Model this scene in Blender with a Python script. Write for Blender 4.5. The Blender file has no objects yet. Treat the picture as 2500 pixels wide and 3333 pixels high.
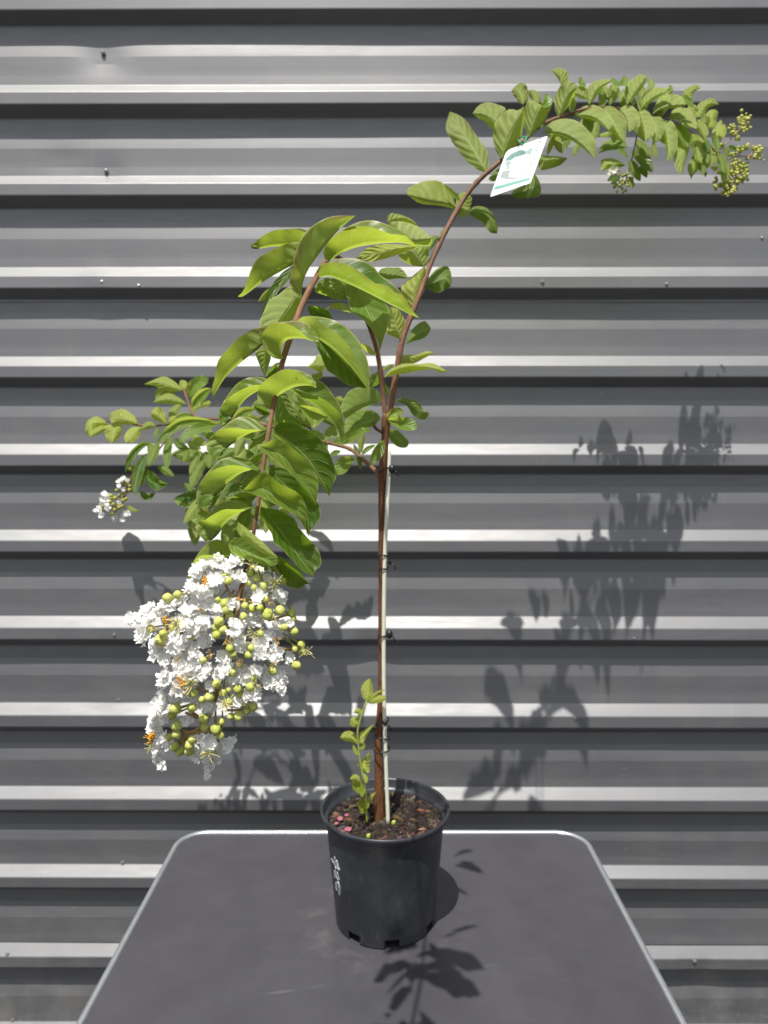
import bpy, bmesh, math, random
import numpy as np
from mathutils import Vector, Matrix, noise
random.seed(7)
SC = bpy.context.scene
R = math.radians

# ------------------------------------------------------------------ camera, sky, sun, exposure
CAM_Z = 1.435
PITCH = R(4.3)
F_PX = 2313.0                       # focal length measured in photo pixels (2500 x 3333)
cd = bpy.data.cameras.new('camera')
cam = bpy.data.objects.new('camera', cd); SC.collection.objects.link(cam)
cam.location = (0, 0, CAM_Z); cam.rotation_euler = (R(90) - PITCH, 0, 0)
cd.sensor_fit = 'VERTICAL'; cd.lens = 24.0; cd.sensor_height = 24.0 * 3333 / F_PX; cd.sensor_width = 24.0 * 2500 / F_PX
cd.clip_start = .02; cd.clip_end = 500
cd.dof.use_dof = True; cd.dof.focus_distance = .56; cd.dof.aperture_fstop = 12.0
SC.camera = cam

SUN_DIR = Vector((.022, .070, -.178)).normalized()
world = bpy.data.worlds.new('World'); SC.world = world; world.use_nodes = True
wn = world.node_tree.nodes; bg = wn['Background']
sky = wn.new('ShaderNodeTexSky'); sky.sky_type = 'NISHITA'; sky.sun_disc = False
sky.sun_elevation = R(67.6); sky.sun_rotation = R(180 + 17.4); sky.air_density = 1.0; sky.dust_density = 1.5
hs = wn.new('ShaderNodeHueSaturation'); hs.inputs['Saturation'].default_value = .32
world.node_tree.links.new(sky.outputs[0], hs.inputs['Color']); world.node_tree.links.new(hs.outputs[0], bg.inputs[0]); bg.inputs[1].default_value = .10
sl = bpy.data.lights.new('sun', 'SUN'); sl.energy = 4.4; sl.angle = R(.53); sl.color = (1, .96, .9)
sun = bpy.data.objects.new('sun', sl); SC.collection.objects.link(sun)
sun.rotation_euler = SUN_DIR.to_track_quat('-Z', 'Y').to_euler(); sun.location = (-.5, -1.5, 4)
SC.view_settings.view_transform = 'Standard'; SC.view_settings.look = 'None'
SC.view_settings.exposure = 0.45; SC.view_settings.gamma = 1.0; SC.view_settings.use_curve_mapping = False
SC.cycles.max_bounces = 8; SC.cycles.transparent_max_bounces = 8

# ------------------------------------------------------------------ helpers
CP, SP = math.cos(PITCH), math.sin(PITCH)
def ray(x, y):                       # direction with unit Y through a photo pixel
    u = (x - 1250) / F_PX; v = (1666.5 - y) / F_PX
    d = Vector((u, CP + v * SP, -SP + v * CP)); return d / d.y
def P(x, y, Y):
    return Vector((0, 0, CAM_Z)) + ray(x, y) * Y
DS = 2500 / 1659
def PD(x, y, Y): return P(x * DS, y * DS, Y)
TILE = dict(a=(760, 680, 500), b=(1060, 660, 500), c=(660, 1000, 500), d=(600, 1300, 500), e=(600, 1500, 500), f=(1430, 200, 500),
            g=(1800, 200, 500), h=(2150, 300, 350), i=(250, 1180, 500), j=(1000, 1150, 500), k=(1080, 2180, 375), r=(350, 1750, 700), D=(0, 0, 2500),
            m=(280, 1480, 200))
def T(t, p):
    x0, y0, s = TILE[t]; q = s / 1659
    return np.array((x0 + p[0] * q, y0 + p[1] * q))

COL = SC.collection
WLOC = {}
def link(o, parent=None, loc=(0, 0, 0)):
    COL.objects.link(o); loc = Vector(loc)
    if parent is not None:
        o.parent = parent; o.location = loc - WLOC[parent.name]
    else: o.location = loc
    WLOC[o.name] = loc
    return o
def tag(o, label=None, cat=None, group=None, kind=None):
    if label: o['label'] = label
    if cat: o['category'] = cat
    if group: o['group'] = group
    if kind: o['kind'] = kind
    return o
def empty(name, loc):
    return link(bpy.data.objects.new(name, None), None, loc)
class MB:
    def __init__(s): s.v = []; s.f = []; s.uv = []; s.col = []
    def add(s, vs, fs, uvs=None, col=None):
        n = len(s.v); s.v += [Vector(v) for v in vs]; s.f += [tuple(i + n for i in f) for f in fs]
        s.uv += list(uvs) if uvs is not None else [(0, 0)] * len(vs)
        s.col += [col or (.5, .5, .5)] * len(vs)
    def mesh(s, name, mat, org=(0, 0, 0), smooth=True):
        org = Vector(org); me = bpy.data.meshes.new(name)
        me.from_pydata([v - org for v in s.v], [], s.f)
        ul = me.uv_layers.new(name='UVMap'); 
        li = np.empty(len(me.loops), dtype=np.int32); me.loops.foreach_get('vertex_index', li)
        ul.data.foreach_set('uv', np.array(s.uv, dtype=np.float32)[li].ravel())
        ca = me.color_attributes.new('tint', 'FLOAT_COLOR', 'POINT')
        ca.data.foreach_set('color', np.array([(c[0], c[1], c[2], 1) for c in s.col], dtype=np.float32).ravel())
        if mat: me.materials.append(mat)
        if smooth: me.polygons.foreach_set('use_smooth', np.ones(len(me.polygons), dtype=bool))
        me.update(); return me
    def obj(s, name, mat, parent=None, org=(0, 0, 0), smooth=True):
        return link(bpy.data.objects.new(name, s.mesh(name, mat, org, smooth)), parent, org)
    def tube(s, pts, rad, n=8, caps=True, col=None, wob=0):
        pts = [Vector(p) for p in pts]; m = len(pts)
        if not hasattr(rad, '__len__'): rad = [rad] * m
        t0 = (pts[1] - pts[0]).normalized(); nrm = t0.orthogonal().normalized()
        vs = []; uv = []; L = 0
        for i in range(m):
            t = (pts[min(i + 1, m - 1)] - pts[max(i - 1, 0)]).normalized()
            nrm = (nrm - t * nrm.dot(t)).normalized(); b = t.cross(nrm)
            if i: L += (pts[i] - pts[i - 1]).length
            for k in range(n):
                a = 2 * math.pi * k / n; r = rad[i]
                if wob: r *= 1 + wob * noise.noise(Vector((math.cos(a) * 2, math.sin(a) * 2, L * 40)))
                vs.append(pts[i] + (nrm * math.cos(a) + b * math.sin(a)) * r); uv.append((L, k / n))
        fs = [(i * n + k, i * n + (k + 1) % n, (i + 1) * n + (k + 1) % n, (i + 1) * n + k) for i in range(m - 1) for k in range(n)]
        if caps: fs += [tuple(range(n - 1, -1, -1)), tuple((m - 1) * n + k for k in range(n))]
        s.add(vs, fs, uv, col)
    def ball(s, c, r, sc=(1, 1, 1), nu=8, nv=6, col=None, rot=None):
        vs = [Vector((0, 0, -1))]; fs = []
        for i in range(1, nv):
            th = math.pi * i / nv
            for k in range(nu):
                a = 2 * math.pi * k / nu; vs.append(Vector((math.sin(th) * math.cos(a), math.sin(th) * math.sin(a), -math.cos(th))))
        vs.append(Vector((0, 0, 1)))
        for k in range(nu): fs.append((0, 1 + (k + 1) % nu, 1 + k))
        for i in range(nv - 2):
            for k in range(nu):
                p = 1 + i * nu; q = p + nu; fs.append((p + k, p + (k + 1) % nu, q + (k + 1) % nu, q + k))
        l = len(vs) - 1; p = 1 + (nv - 2) * nu
        for k in range(nu): fs.append((p + k, p + (k + 1) % nu, l))
        out = []
        for v in vs:
            w = Vector((v.x * sc[0], v.y * sc[1], v.z * sc[2])) * r
            if rot: w = rot @ w
            out.append(w + Vector(c))
        s.add(out, fs, None, col)
    def box(s, lo, hi):
        x0, y0, z0 = lo; x1, y1, z1 = hi
        s.add([(x0, y0, z0), (x1, y0, z0), (x1, y1, z0), (x0, y1, z0), (x0, y0, z1), (x1, y0, z1), (x1, y1, z1), (x0, y1, z1)],
              [(0, 3, 2, 1), (4, 5, 6, 7), (0, 1, 5, 4), (1, 2, 6, 5), (2, 3, 7, 6), (3, 0, 4, 7)])
def catmull(pts, n):
    pts = [np.array(p, float) for p in pts]
    if len(pts) == 2: pts = [pts[0], (pts[0] + pts[1]) / 2, pts[1]]
    ext = [2 * pts[0] - pts[1]] + pts + [2 * pts[-1] - pts[-2]]
    out = []
    for i in range(1, len(ext) - 2):
        p0, p1, p2, p3 = ext[i - 1:i + 3]
        for k in range(12):
            t = k / 12
            out.append(.5 * (2 * p1 + (p2 - p0) * t + (2 * p0 - 5 * p1 + 4 * p2 - p3) * t * t + (3 * p1 - p0 - 3 * p2 + p3) * t ** 3))
    out.append(pts[-1]); out = np.array(out)
    d = np.r_[0, np.cumsum(np.linalg.norm(np.diff(out, axis=0), axis=1))]
    s = np.linspace(0, d[-1], n)
    return np.stack([np.interp(s, d, out[:, c]) for c in range(out.shape[1])], 1)

# ------------------------------------------------------------------ materials
class NT:
    def __init__(s, name):
        s.m = bpy.data.materials.new(name); s.m.use_nodes = True; s.t = s.m.node_tree; s.n = s.t.nodes
        s.out = s.n['Material Output']; s.b = s.n['Principled BSDF']
    def l(s, a, b): s.t.links.new(a, b)
    def new(s, k, **kw):
        x = s.n.new('ShaderNode' + k)
        for a, v in kw.items(): setattr(x, a, v)
        return x
    def val(s, sock, v):
        if isinstance(v, bpy.types.NodeSocket): s.l(v, sock)
        else: sock.default_value = v
    def math(s, op, a, b=0.0, c=0.0, clamp=False):
        x = s.new('Math', operation=op); x.use_clamp = clamp
        s.val(x.inputs[0], a); s.val(x.inputs[1], b); s.val(x.inputs[2], c); return x.outputs[0]
    def mix(s, f, a, b):
        x = s.new('Mix', data_type='RGBA'); s.val(x.inputs[0], f)
        for sk, v in ((x.inputs[6], a), (x.inputs[7], b)):
            s.val(sk, (*v, 1) if isinstance(v, tuple) and len(v) == 3 else v)
        return x.outputs[2]
    def noise(s, scale, detail=4, vec=None, rough=.55, dist=0):
        x = s.new('TexNoise'); x.inputs['Scale'].default_value = scale; x.inputs['Detail'].default_value = detail
        x.inputs['Roughness'].default_value = rough; x.inputs['Distortion'].default_value = dist
        if vec: s.l(vec, x.inputs['Vector'])
        return x.outputs[0]
    def ramp(s, f, lo, hi, a=0.0, b=1.0):
        x = s.new('MapRange'); x.interpolation_type = 'SMOOTHSTEP'
        s.val(x.inputs[0], f); x.inputs[1].default_value = lo; x.inputs[2].default_value = hi; x.inputs[3].default_value = a; x.inputs[4].default_value = b
        return x.outputs[0]
    def pos(s): return s.new('NewGeometry').outputs['Position']
    def scaled(s, v, sc):
        x = s.new('Mapping'); s.l(v, x.inputs[0]); x.inputs['Scale'].default_value = sc; return x.outputs[0]
    def bump(s, h, st, dist=.001):
        x = s.new('Bump'); x.inputs['Strength'].default_value = st; x.inputs['Distance'].default_value = dist
        s.l(h, x.inputs['Height']); return x.outputs[0]
    def set(s, **kw):
        for k, v in kw.items():
            k = {'col': 'Base Color', 'rough': 'Roughness', 'metal': 'Metallic', 'normal': 'Normal', 'spec': 'Specular IOR Level', 'coat': 'Coat Weight'}[k]
            s.val(s.b.inputs[k], (*v, 1) if isinstance(v, tuple) and len(v) == 3 else v)
        return s.m

def m_wall():
    t = NT('painted_steel'); p = t.pos()
    n1 = t.noise(3.5, 5, t.scaled(p, (.5, 1, 4))); n2 = t.noise(60, 4, t.scaled(p, (.25, 1, 1.6)))
    c = t.mix(t.ramp(n1, .3, .7), (.058, .0605, .068), (.071, .0735, .081))
    sep = t.new('SeparateXYZ'); t.l(p, sep.inputs[0]); z = sep.outputs[2]
    # fine dust, more of it near the ground
    spots = t.noise(330, 2, p); low = t.ramp(z, .02, .42, 1, 0)
    thr = t.math('SUBTRACT', .80, t.math('MULTIPLY', low, .15))
    dirt = t.math('MULTIPLY', t.math('GREATER_THAN', spots, thr), low)
    film = t.math('MULTIPLY', t.ramp(t.noise(14, 6, p), .35, .75), t.math('ADD', t.math('MULTIPLY', low, .5), .10))
    c = t.mix(film, c, (.20, .185, .165)); c = t.mix(t.math('MULTIPLY', dirt, .7), c, (.42, .38, .33))
    sc = t.noise(9, 5, t.scaled(p, (1.6, 1, 12)), .6, 1.0)
    c = t.mix(t.math('MULTIPLY', t.ramp(sc, .71, .75), .5), c, (.26, .26, .27))
    t.b.inputs['IOR'].default_value = 1.80
    run = t.ramp(t.noise(22, 4, t.scaled(p, (3.5, 1, .12))), .62, .78); c = t.mix(t.math('MULTIPLY', run, .16), c, (.20, .19, .175))
    return t.set(col=c, rough=t.ramp(n2, .2, .8, .50, .59), spec=1.0, normal=t.bump(n1, .05, .002))
def m_plain(name, col, rough=.5, metal=0, spec=.5, var=.0, scale=30, bump=0, bs=200):
    t = NT(name); c = col
    if var:
        n = t.noise(scale, 5, t.pos()); c = t.mix(t.ramp(n, .3, .7), tuple(x * (1 - var) for x in col), tuple(min(1, x * (1 + var)) for x in col))
    kw = dict(col=c, rough=rough, metal=metal, spec=spec)
    if bump: kw['normal'] = t.bump(t.noise(bs, 4, t.pos()), bump, .0006)
    return t.set(**kw)
def m_table():
    t = NT('grey_laminate'); p = t.pos()
    n = t.noise(7, 6, p, .6); c = t.mix(t.ramp(n, .3, .75), (.047, .046, .053), (.059, .058, .065))
    dust = t.ramp(t.noise(420, 2, p), .74, .80); c = t.mix(t.math('MULTIPLY', dust, .35), c, (.4, .4, .4))
    dv = t.new('VectorMath', operation='DISTANCE'); t.l(p, dv.inputs[0]); dv.inputs[1].default_value = (-.006, 1.056, .72)
    halo = t.math('MULTIPLY', t.math('MULTIPLY', t.ramp(dv.outputs['Value'], .078, .088), t.ramp(dv.outputs['Value'], .09, .16, 1, 0)), t.ramp(t.noise(38, 6, p, .65), .42, .72)); c = t.mix(t.math('MULTIPLY', halo, .14), c, (.26, .25, .25))
    sm = t.math('MULTIPLY', t.ramp(t.noise(6, 5, t.scaled(p, (1, 3.5, 1)), .65, .8), .56, .72), .22); c = t.mix(t.math('MULTIPLY', sm, .45), c, (.115, .113, .12))
    # a few thin curved scuffs
    w = t.new('TexWave'); w.wave_type = 'RINGS'; w.inputs['Scale'].default_value = 1.7; w.inputs['Distortion'].default_value = 3.5; w.inputs['Detail'].default_value = 1.0
    t.l(p, w.inputs['Vector'])
    s = t.math('MULTIPLY', t.math('GREATER_THAN', w.outputs['Fac'], .9988), t.ramp(t.noise(5, 2, p), .58, .68))
    c = t.mix(t.math('MULTIPLY', s, .2), c, (.3, .3, .31))
    return t.set(col=c, rough=t.ramp(t.noise(18, 5, p), .3, .7, .36, .5), spec=.45, normal=t.bump(t.noise(900, 2, p), .06, .0004))
def m_pot():
    t = NT('black_plastic'); p = t.pos()
    n = t.noise(11, 6, p, .6, .6); n2 = t.noise(70, 5, t.scaled(p, (1, 1, .35)))
    c = t.mix(t.ramp(n, .35, .75), (.020, .022, .026), (.042, .046, .055)); c = t.mix(t.math('MULTIPLY', t.ramp(n2, .58, .8), .45), c, (.11, .108, .11)); dz = t.math('MULTIPLY', t.ramp(t.noise(26, 6, t.scaled(p, (1, 1, .6)), .65), .55, .75), .3); c = t.mix(dz, c, (.085, .08, .078))
    return t.set(col=c, rough=t.ramp(n, .3, .7, .33, .46), spec=.5, normal=t.bump(n2, .08, .0006))
def m_bark(name, c1, c2, c3):
    t = NT(name); uv = t.new('UVMap').outputs[0]
    n = t.noise(5, 6, t.scaled(uv, (9, 4, 1)), .65, 1.2); n2 = t.noise(3, 5, t.scaled(uv, (70, 12, 1)))
    c = t.mix(t.ramp(n, .35, .65), c1, c2); c = t.mix(t.ramp(n2, .6, .75), c, c3)
    return t.set(col=c, rough=.62, spec=.35, normal=t.bump(n, .6, .0012))
def m_leaf():
    t = NT('leaf'); uv = t.new('UVMap').outputs[0]; sep = t.new('SeparateXYZ'); t.l(uv, sep.inputs[0])
    u, v = sep.outputs[0], sep.outputs[1]
    sv = t.math('MULTIPLY', t.math('SUBTRACT', v, .5), 2.0); a = t.math('ABSOLUTE', sv)
    at = t.new('Attribute', attribute_name='tint'); ts = t.new('SeparateColor'); t.l(at.outputs['Color'], ts.inputs[0])
    tl, ty, tb = ts.outputs[0], ts.outputs[1], ts.outputs[2]
    p = t.pos(); wob = t.math('MULTIPLY', t.math('SUBTRACT', t.noise(28, 2, p), .5), .45)
    side = t.math('MULTIPLY', t.math('SIGN', sv), .25)
    ph = t.math('ADD', t.math('ADD', t.math('SUBTRACT', t.math('MULTIPLY', u, 7.0), t.math('MULTIPLY', t.math('POWER', a, 1.5), 1.5)), wob), side)
    d = t.math('ABSOLUTE', t.math('SUBTRACT', t.math('FRACT', ph), .5))
    vein = t.math('MULTIPLY', t.ramp(d, .012, .062, 1, 0), t.ramp(a, .75, .98, 1, .15))
    mid = t.ramp(a, .03, .09, 1, 0); veins = t.math('MAXIMUM', t.math('MULTIPLY', vein, .75), mid)
    edge = t.ramp(a, .93, .97)
    nz = t.noise(45, 4, p); blot = t.noise(24, 5, p, .6)
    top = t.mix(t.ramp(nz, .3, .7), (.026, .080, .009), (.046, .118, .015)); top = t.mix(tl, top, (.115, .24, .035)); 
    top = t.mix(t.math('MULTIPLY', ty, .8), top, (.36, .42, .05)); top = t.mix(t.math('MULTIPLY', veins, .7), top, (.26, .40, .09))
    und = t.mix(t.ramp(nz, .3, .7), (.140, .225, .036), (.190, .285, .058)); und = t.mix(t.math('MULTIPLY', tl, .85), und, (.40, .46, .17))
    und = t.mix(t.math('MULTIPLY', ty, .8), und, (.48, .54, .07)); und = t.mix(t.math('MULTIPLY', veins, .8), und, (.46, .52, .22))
    g = t.new('NewGeometry').outputs['Backfacing']
    c = t.mix(g, top, und)
    sco = t.math('MULTIPLY', t.math('MULTIPLY', t.ramp(blot, .42, .68), t.ramp(a, .45, .95)), tb)
    c = t.mix(t.math('MULTIPLY', sco, .9), c, (.24, .165, .085))
    c = t.mix(t.math('MULTIPLY', edge, .6), c, (.56, .50, .20))
    spot = t.math('MULTIPLY', t.ramp(t.noise(230, 2, p), .73, .79), t.ramp(t.noise(18, 2, p), .5, .6)); c = t.mix(t.math('MULTIPLY', spot, .7), c, (.20, .13, .05))
    pat = t.ramp(t.noise(13, 3, p), .35, .7); c = t.mix(t.math('MULTIPLY', pat, .28), c, (.24, .27, .05))
    tip = t.math('MULTIPLY', t.ramp(u, .93, .985), t.math('ADD', ty, .35, 0, True)); c = t.mix(tip, c, (.33, .22, .03))
    t.set(col=c, rough=t.math('ADD', t.math('MULTIPLY', g, .22), t.ramp(nz, .3, .7, .34, .50)), spec=.42)
    quilt = t.math('MULTIPLY', t.math('COSINE', t.math('MULTIPLY', ph, 6.2832)), t.math('MULTIPLY', t.ramp(a, .0, .3, .1, .8), t.math('ADD', t.math('MULTIPLY', g, .3), .3)))
    h = t.math('ADD', t.math('MULTIPLY', t.math('ADD', veins, quilt), t.math('SUBTRACT', t.math('MULTIPLY', g, 2.0), 1.0)), t.math('MULTIPLY', blot, .8))
    t.l(t.bump(h, .8, .0012), t.b.inputs['Normal'])
    tr = t.new('BsdfTranslucent')
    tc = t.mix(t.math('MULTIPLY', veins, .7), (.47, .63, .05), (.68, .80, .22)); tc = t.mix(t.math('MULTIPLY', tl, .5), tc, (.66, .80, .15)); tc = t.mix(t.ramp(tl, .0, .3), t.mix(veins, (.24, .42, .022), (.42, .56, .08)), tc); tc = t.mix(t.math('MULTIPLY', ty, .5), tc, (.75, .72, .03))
    tc = t.mix(t.math('MULTIPLY', sco, .8), tc, (.26, .17, .06)); t.l(tc, tr.inputs[0])
    mx = t.new('MixShader'); mx.inputs[0].default_value = .50; t.l(t.b.outputs[0], mx.inputs[1]); t.l(tr.outputs[0], mx.inputs[2]); t.l(mx.outputs[0], t.out.inputs[0])
    return t.m
def m_trans(name, col, tcol, f=.35, rough=.55, var=.1, scale=200):
    t = NT(name); n = t.noise(scale, 3, t.pos()); c = t.mix(n, tuple(x * (1 - var) for x in col), tuple(min(1, x * (1 + var)) for x in col))
    t.set(col=c, rough=rough, spec=.3); tr = t.new('BsdfTranslucent'); tr.inputs[0].default_value = (*tcol, 1)
    mx = t.new('MixShader'); mx.inputs[0].default_value = f; t.l(t.b.outputs[0], mx.inputs[1]); t.l(tr.outputs[0], mx.inputs[2]); t.l(mx.outputs[0], t.out.inputs[0])
    return t.m
def m_tint(name, rough=.8, spec=.3, bump=.4):
    t = NT(name); at = t.new('Attribute', attribute_name='tint')
    n = t.noise(500, 3, t.pos()); c = t.mix(t.ramp(n, .3, .7, 0, .35), at.outputs['Color'], (.02, .015, .012))
    return t.set(col=c, rough=rough, spec=spec, normal=t.bump(n, bump, .0008))
def m_bud():
    t = NT('bud_skin'); at = t.new('Attribute', attribute_name='tint'); n = t.noise(260, 3, t.pos())
    c = t.mix(t.ramp(n, .3, .7, 0, .4), at.outputs['Color'], (.24, .28, .04)); c = t.mix(t.ramp(t.noise(75, 3, t.pos()), .58, .75, 0, .5), c, (.45, .22, .08))
    t.set(col=c, rough=.45, spec=.4); tr = t.new('BsdfTranslucent'); t.l(c, tr.inputs[0])
    mx = t.new('MixShader'); mx.inputs[0].default_value = .2; t.l(t.b.outputs[0], mx.inputs[1]); t.l(tr.outputs[0], mx.inputs[2]); t.l(mx.outputs[0], t.out.inputs[0])
    return t.m
M = dict(wall=m_wall(), table=m_table(), pot=m_pot(), leaf=m_leaf(), alu=m_plain('aluminium', (.66, .70, .735), .34, .85, .5, .05, 60),
         bark=m_bark('trunk_bark', (.085, .032, .014), (.19, .080, .034), (.30, .165, .085)), twig=m_bark('branch_bark', (.12, .055, .026), (.27, .140, .078), (.40, .26, .165)),
         green=m_plain('green_stem', (.30, .36, .07), .5, 0, .4, .2, 120), stake=m_plain('stake_fibreglass', (.70, .70, .58), .4, 0, .4, .05, 40),
         tie=m_plain('tie_plastic', (.012, .012, .013), .4), screw=m_plain('screw_paint', (.24, .24, .25), .3, .3, .6),
         petal=m_trans('petal', (.94, .935, .905), (.94, .93, .89), .30, .6, .04), bud=m_bud(), soil=m_tint('potting_mix'),
         stamen=m_plain('pollen', (.80, .38, .02), .7, 0, .2, .3, 900), fil=m_trans('filament', (.74, .70, .30), (.7, .66, .25), .25, .5),
         dry=m_plain('dry_stamen', (.50, .36, .15), .8, 0, .2, .3, 700), stalk=m_plain('stalk_skin', (.36, .22, .085), .5, 0, .4, .25, 200),
         pink=m_trans('pink_petal', (.46, .15, .21), (.4, .12, .17), .3, .6, .15, 400), ground=m_plain('concrete', (.028, .027, .025), .85, 0, .3, .2, 6, .4, 120),
         leg=m_plain('leg_metal', (.55, .56, .57), .4, .8), chalk=m_plain('paint_marker', (.62, .64, .72), .6, 0, .3, .15, 800),
         card=m_plain('card_white', (.78, .80, .79), .4, 0, .5), teal=m_plain('print_teal', (.15, .37, .30), .45), pale=m_plain('print_pale', (.29, .38, .37), .45),
         dusk=m_plain('print_grey_green', (.13, .25, .22), .45, 0, .5, .35, 300), mist=m_plain('print_grey', (.30, .34, .345), .45, 0, .5, .18, 500), ink=m_plain('print_ink', (.06, .075, .08), .5), cord=m_plain('green_cord', (.02, .38, .16), .5))

# ------------------------------------------------------------------ setting: ground and wall
WY = 1.60
gm = MB(); gm.add([(-150, -150, 0), (150, -150, 0), (150, 150, 0), (-150, 150, 0)], [(0, 1, 2, 3)])
tag(gm.obj('ground', M['ground'], smooth=False), 'bare grey concrete ground under the table', kind='structure')

ROWPX = [27.9, 334.9, 633.3, 937, 1226.6, 1516, 1796, 2081.8, 2368, 2639, 2891.6, 3152.7]
ZR = [CAM_Z + ray(1250, y).z * (WY - .0264) for y in ROWPX]
while ZR[0] < 3.3: ZR.insert(0, ZR[0] + .199); 
NTOP = len(ZR) - len(ROWPX)
while ZR[-1] > -.05: ZR.append(ZR[-1] - .198)
PROF = [(0, .0262), (.010, .0248), (.095, .0012), (.11, 0), (.25, 0), (.258, .0002), (.432, .0054), (.44, .0056), (.65, .0058), (.656, .0059), (.75, .0072), (.757, .0079), (.865, .0252), (.876, .0262), (.99, .0265)]
def wall_depth(z):
    for k in range(len(ZR) - 1):
        if ZR[k] >= z >= ZR[k + 1]:
            u = (ZR[k] - z) / (ZR[k] - ZR[k + 1]); us = [p[0] for p in PROF] + [1.0]; ds = [p[1] for p in PROF] + [.0264]
            return float(np.interp(u, us, ds))
    return 0.0
def zu(k, u): return ZR[k] + (ZR[k + 1] - ZR[k]) * u
wall = empty('corrugated_wall', (0, WY, 0))
tag(wall, 'dark grey corrugated steel wall with horizontal ribs behind the table', 'wall')
YAW = -.0045
DENTS = [(335, 190, .012, .05, -.0030), (345, 556, .01, .03, -.0014), (331, 918, .01, .03, .0012), (387, 2277, .01, .04, .0012), (1210, 2085, .02, .03, -.003), (2261, 3128, .012, .05, -.0012), (205, 520, .02, .04, -.0012)]
DN = [(CAM_Z, x, y) for x, y, *_ in DENTS]
def build_sheet(ztop, zbot, proud, tuck):
    zs = []
    for k in range(len(ZR) - 1):
        for u, d in PROF: zs.append((zu(k, u), d))
    zs = [q for q in zs if zbot < q[0] < ztop]
    zs = [(ztop, wall_depth(ztop))] + zs + [(zbot, wall_depth(zbot))]
    # subdivide long flats so dents and waviness show
    zz = []
    for (z0, d0), (z1, d1) in zip(zs, zs[1:]):
        n = 3 if z0 - z1 > .02 else 1
        for i in range(n): zz.append((z0 + (z1 - z0) * i / n, d0 + (d1 - d0) * i / n))
    zz.append(zs[-1]); nx = 260; xs = np.linspace(-2.6, 2.6, nx)
    mb = MB(); vs = []
    for z, d in zz:
        e = max(0, 1 - (z - zbot) / .05)
        for x in xs:
            w = noise.noise(Vector((x * 1.3, 3.1, z * 6))) * .0019 + noise.noise(Vector((x * 5, 7.7, z * 14))) * .0004
            if d > .02: w *= .5
            lip = proud * e * (1 + 1.1 * noise.noise(Vector((x * 2.2, zbot * 5, 1)))) if e else 0
            for (sx, sy, rx, rz, am) in DENTS:
                q = ray(sx, sy) * (WY - .005); dx = (x - q.x) / rz; dz = (z - CAM_Z - q.z) / .028
                if abs(dx) < 3 and abs(dz) < 3: w += 1.8 * am * math.exp(-dx * dx - dz * dz)
            tk = tuck * min(1, max(0, (z - (ztop - .035)) / .03)) if tuck else 0
            zoff = noise.noise(Vector((x * .9, round(z * 5), 2))) * .0012
            vs.append((x, WY - d - w - lip + tk + YAW * x, z + zoff))
    n = len(zz)
    fs = [(i * nx + j, (i + 1) * nx + j, (i + 1) * nx + j + 1, i * nx + j + 1) for i in range(n - 1) for j in range(nx - 1)]
    mb.add(vs, fs); o = mb.obj('wall_sheet', M['wall'], wall, (0, WY, 0), smooth=True)
    try: o.data.set_sharp_from_angle(angle=R(5))
    except Exception: pass
    return o
N0 = NTOP
seams = [zu(0, .30), zu(N0 + 3, .135), zu(N0 + 7, .12), zu(N0 + 10, .745), 0.004]
for i in range(4):
    build_sheet(seams[i] + (.0 if i == 0 else .03), seams[i + 1] + .001, .0022, .0 if i == 0 else .0014)
def wall_point(x, y):
    Y = WY
    for _ in range(6):
        p = P(x, y, Y); Y = WY - wall_depth(p.z) + YAW * p.x
    return P(x, y, Y)
for x, y in [(335, 171), (345, 556), (331.6, 918), (1873, 2337), (2063, 2077), (372.5, 2066), (387, 2277), (399, 2808), (24.5, 3107), (41, 3320), (2261, 3128), (1652, 45), (452, 931), (2480, 775), (1766, 917), (2170, 925)]:
    p = wall_point(x, y); mb = MB(); n = Vector((0, -1, 0))
    mb.tube([p + n * -.001, p + n * .0006], [.0052, .0052], 14); mb.tube([p + n * .0005, p + n * .0026, p + n * .0031], [.0036, .0034, .0024], 6)
    mb.obj('screw', M['screw'], wall, p, smooth=False)

# ------------------------------------------------------------------ table
TZ = .72
XL, XR, YB, YF, RC = -.390, .384, 1.319, .70, .057
def rrect(x0, x1, y0, y1, r, n=12):
    o = []
    for cx, cy, a0 in ((x1 - r, y1 - r, 0), (x0 + r, y1 - r, 90), (x0 + r, y0 + r, 180), (x1 - r, y0 + r, 270)):
        for k in range(n + 1):
            a = R(a0 + 90 * k / n); o.append((cx + r * math.cos(a), cy + r * math.sin(a)))
    return o
table = empty('folding_table', (0, 1.01, 0))
tag(table, 'grey folding table with rounded corners and aluminium edge under the pot', 'table')
tb = MB(); o_ = rrect(XL + .0085, XR - .0085, YF + .0085, YB - .0085, RC - .0085); n = len(o_)
tb.add([(x, y, TZ) for x, y in o_] + [(x, y, TZ - .018) for x, y in o_], [tuple(range(n)), tuple(range(2 * n - 1, n - 1, -1))] + [(i, n + i, n + (i + 1) % n, (i + 1) % n) for i in range(n)])
tb.obj('tabletop', M['table'], table, (0, 1.01, 0), smooth=False)
eb = MB(); prof = [(.0, -.0035), (.0, .0008), (.002, .0026), (.006, .003), (.0088, .0018), (.0094, -.004), (.0094, -.018), (.007, -.022), (.0, -.022)]
vs = []; m_ = len(prof)
for off, dz in prof:
    vs += [(x, y, TZ + dz) for x, y in rrect(XL + .0088 - off, XR - .0088 + off, YF + .0088 - off, YB - .0088 + off, RC - .0088 + off)]
fs = [(i * n + k, i * n + (k + 1) % n, ((i + 1) % m_) * n + (k + 1) % n, ((i + 1) % m_) * n + k) for i in range(m_) for k in range(n)]
eb.add(vs, [f[::-1] for f in fs]); eb.obj('edge_strip', M['alu'], table, (0, 1.01, 0))
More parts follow.
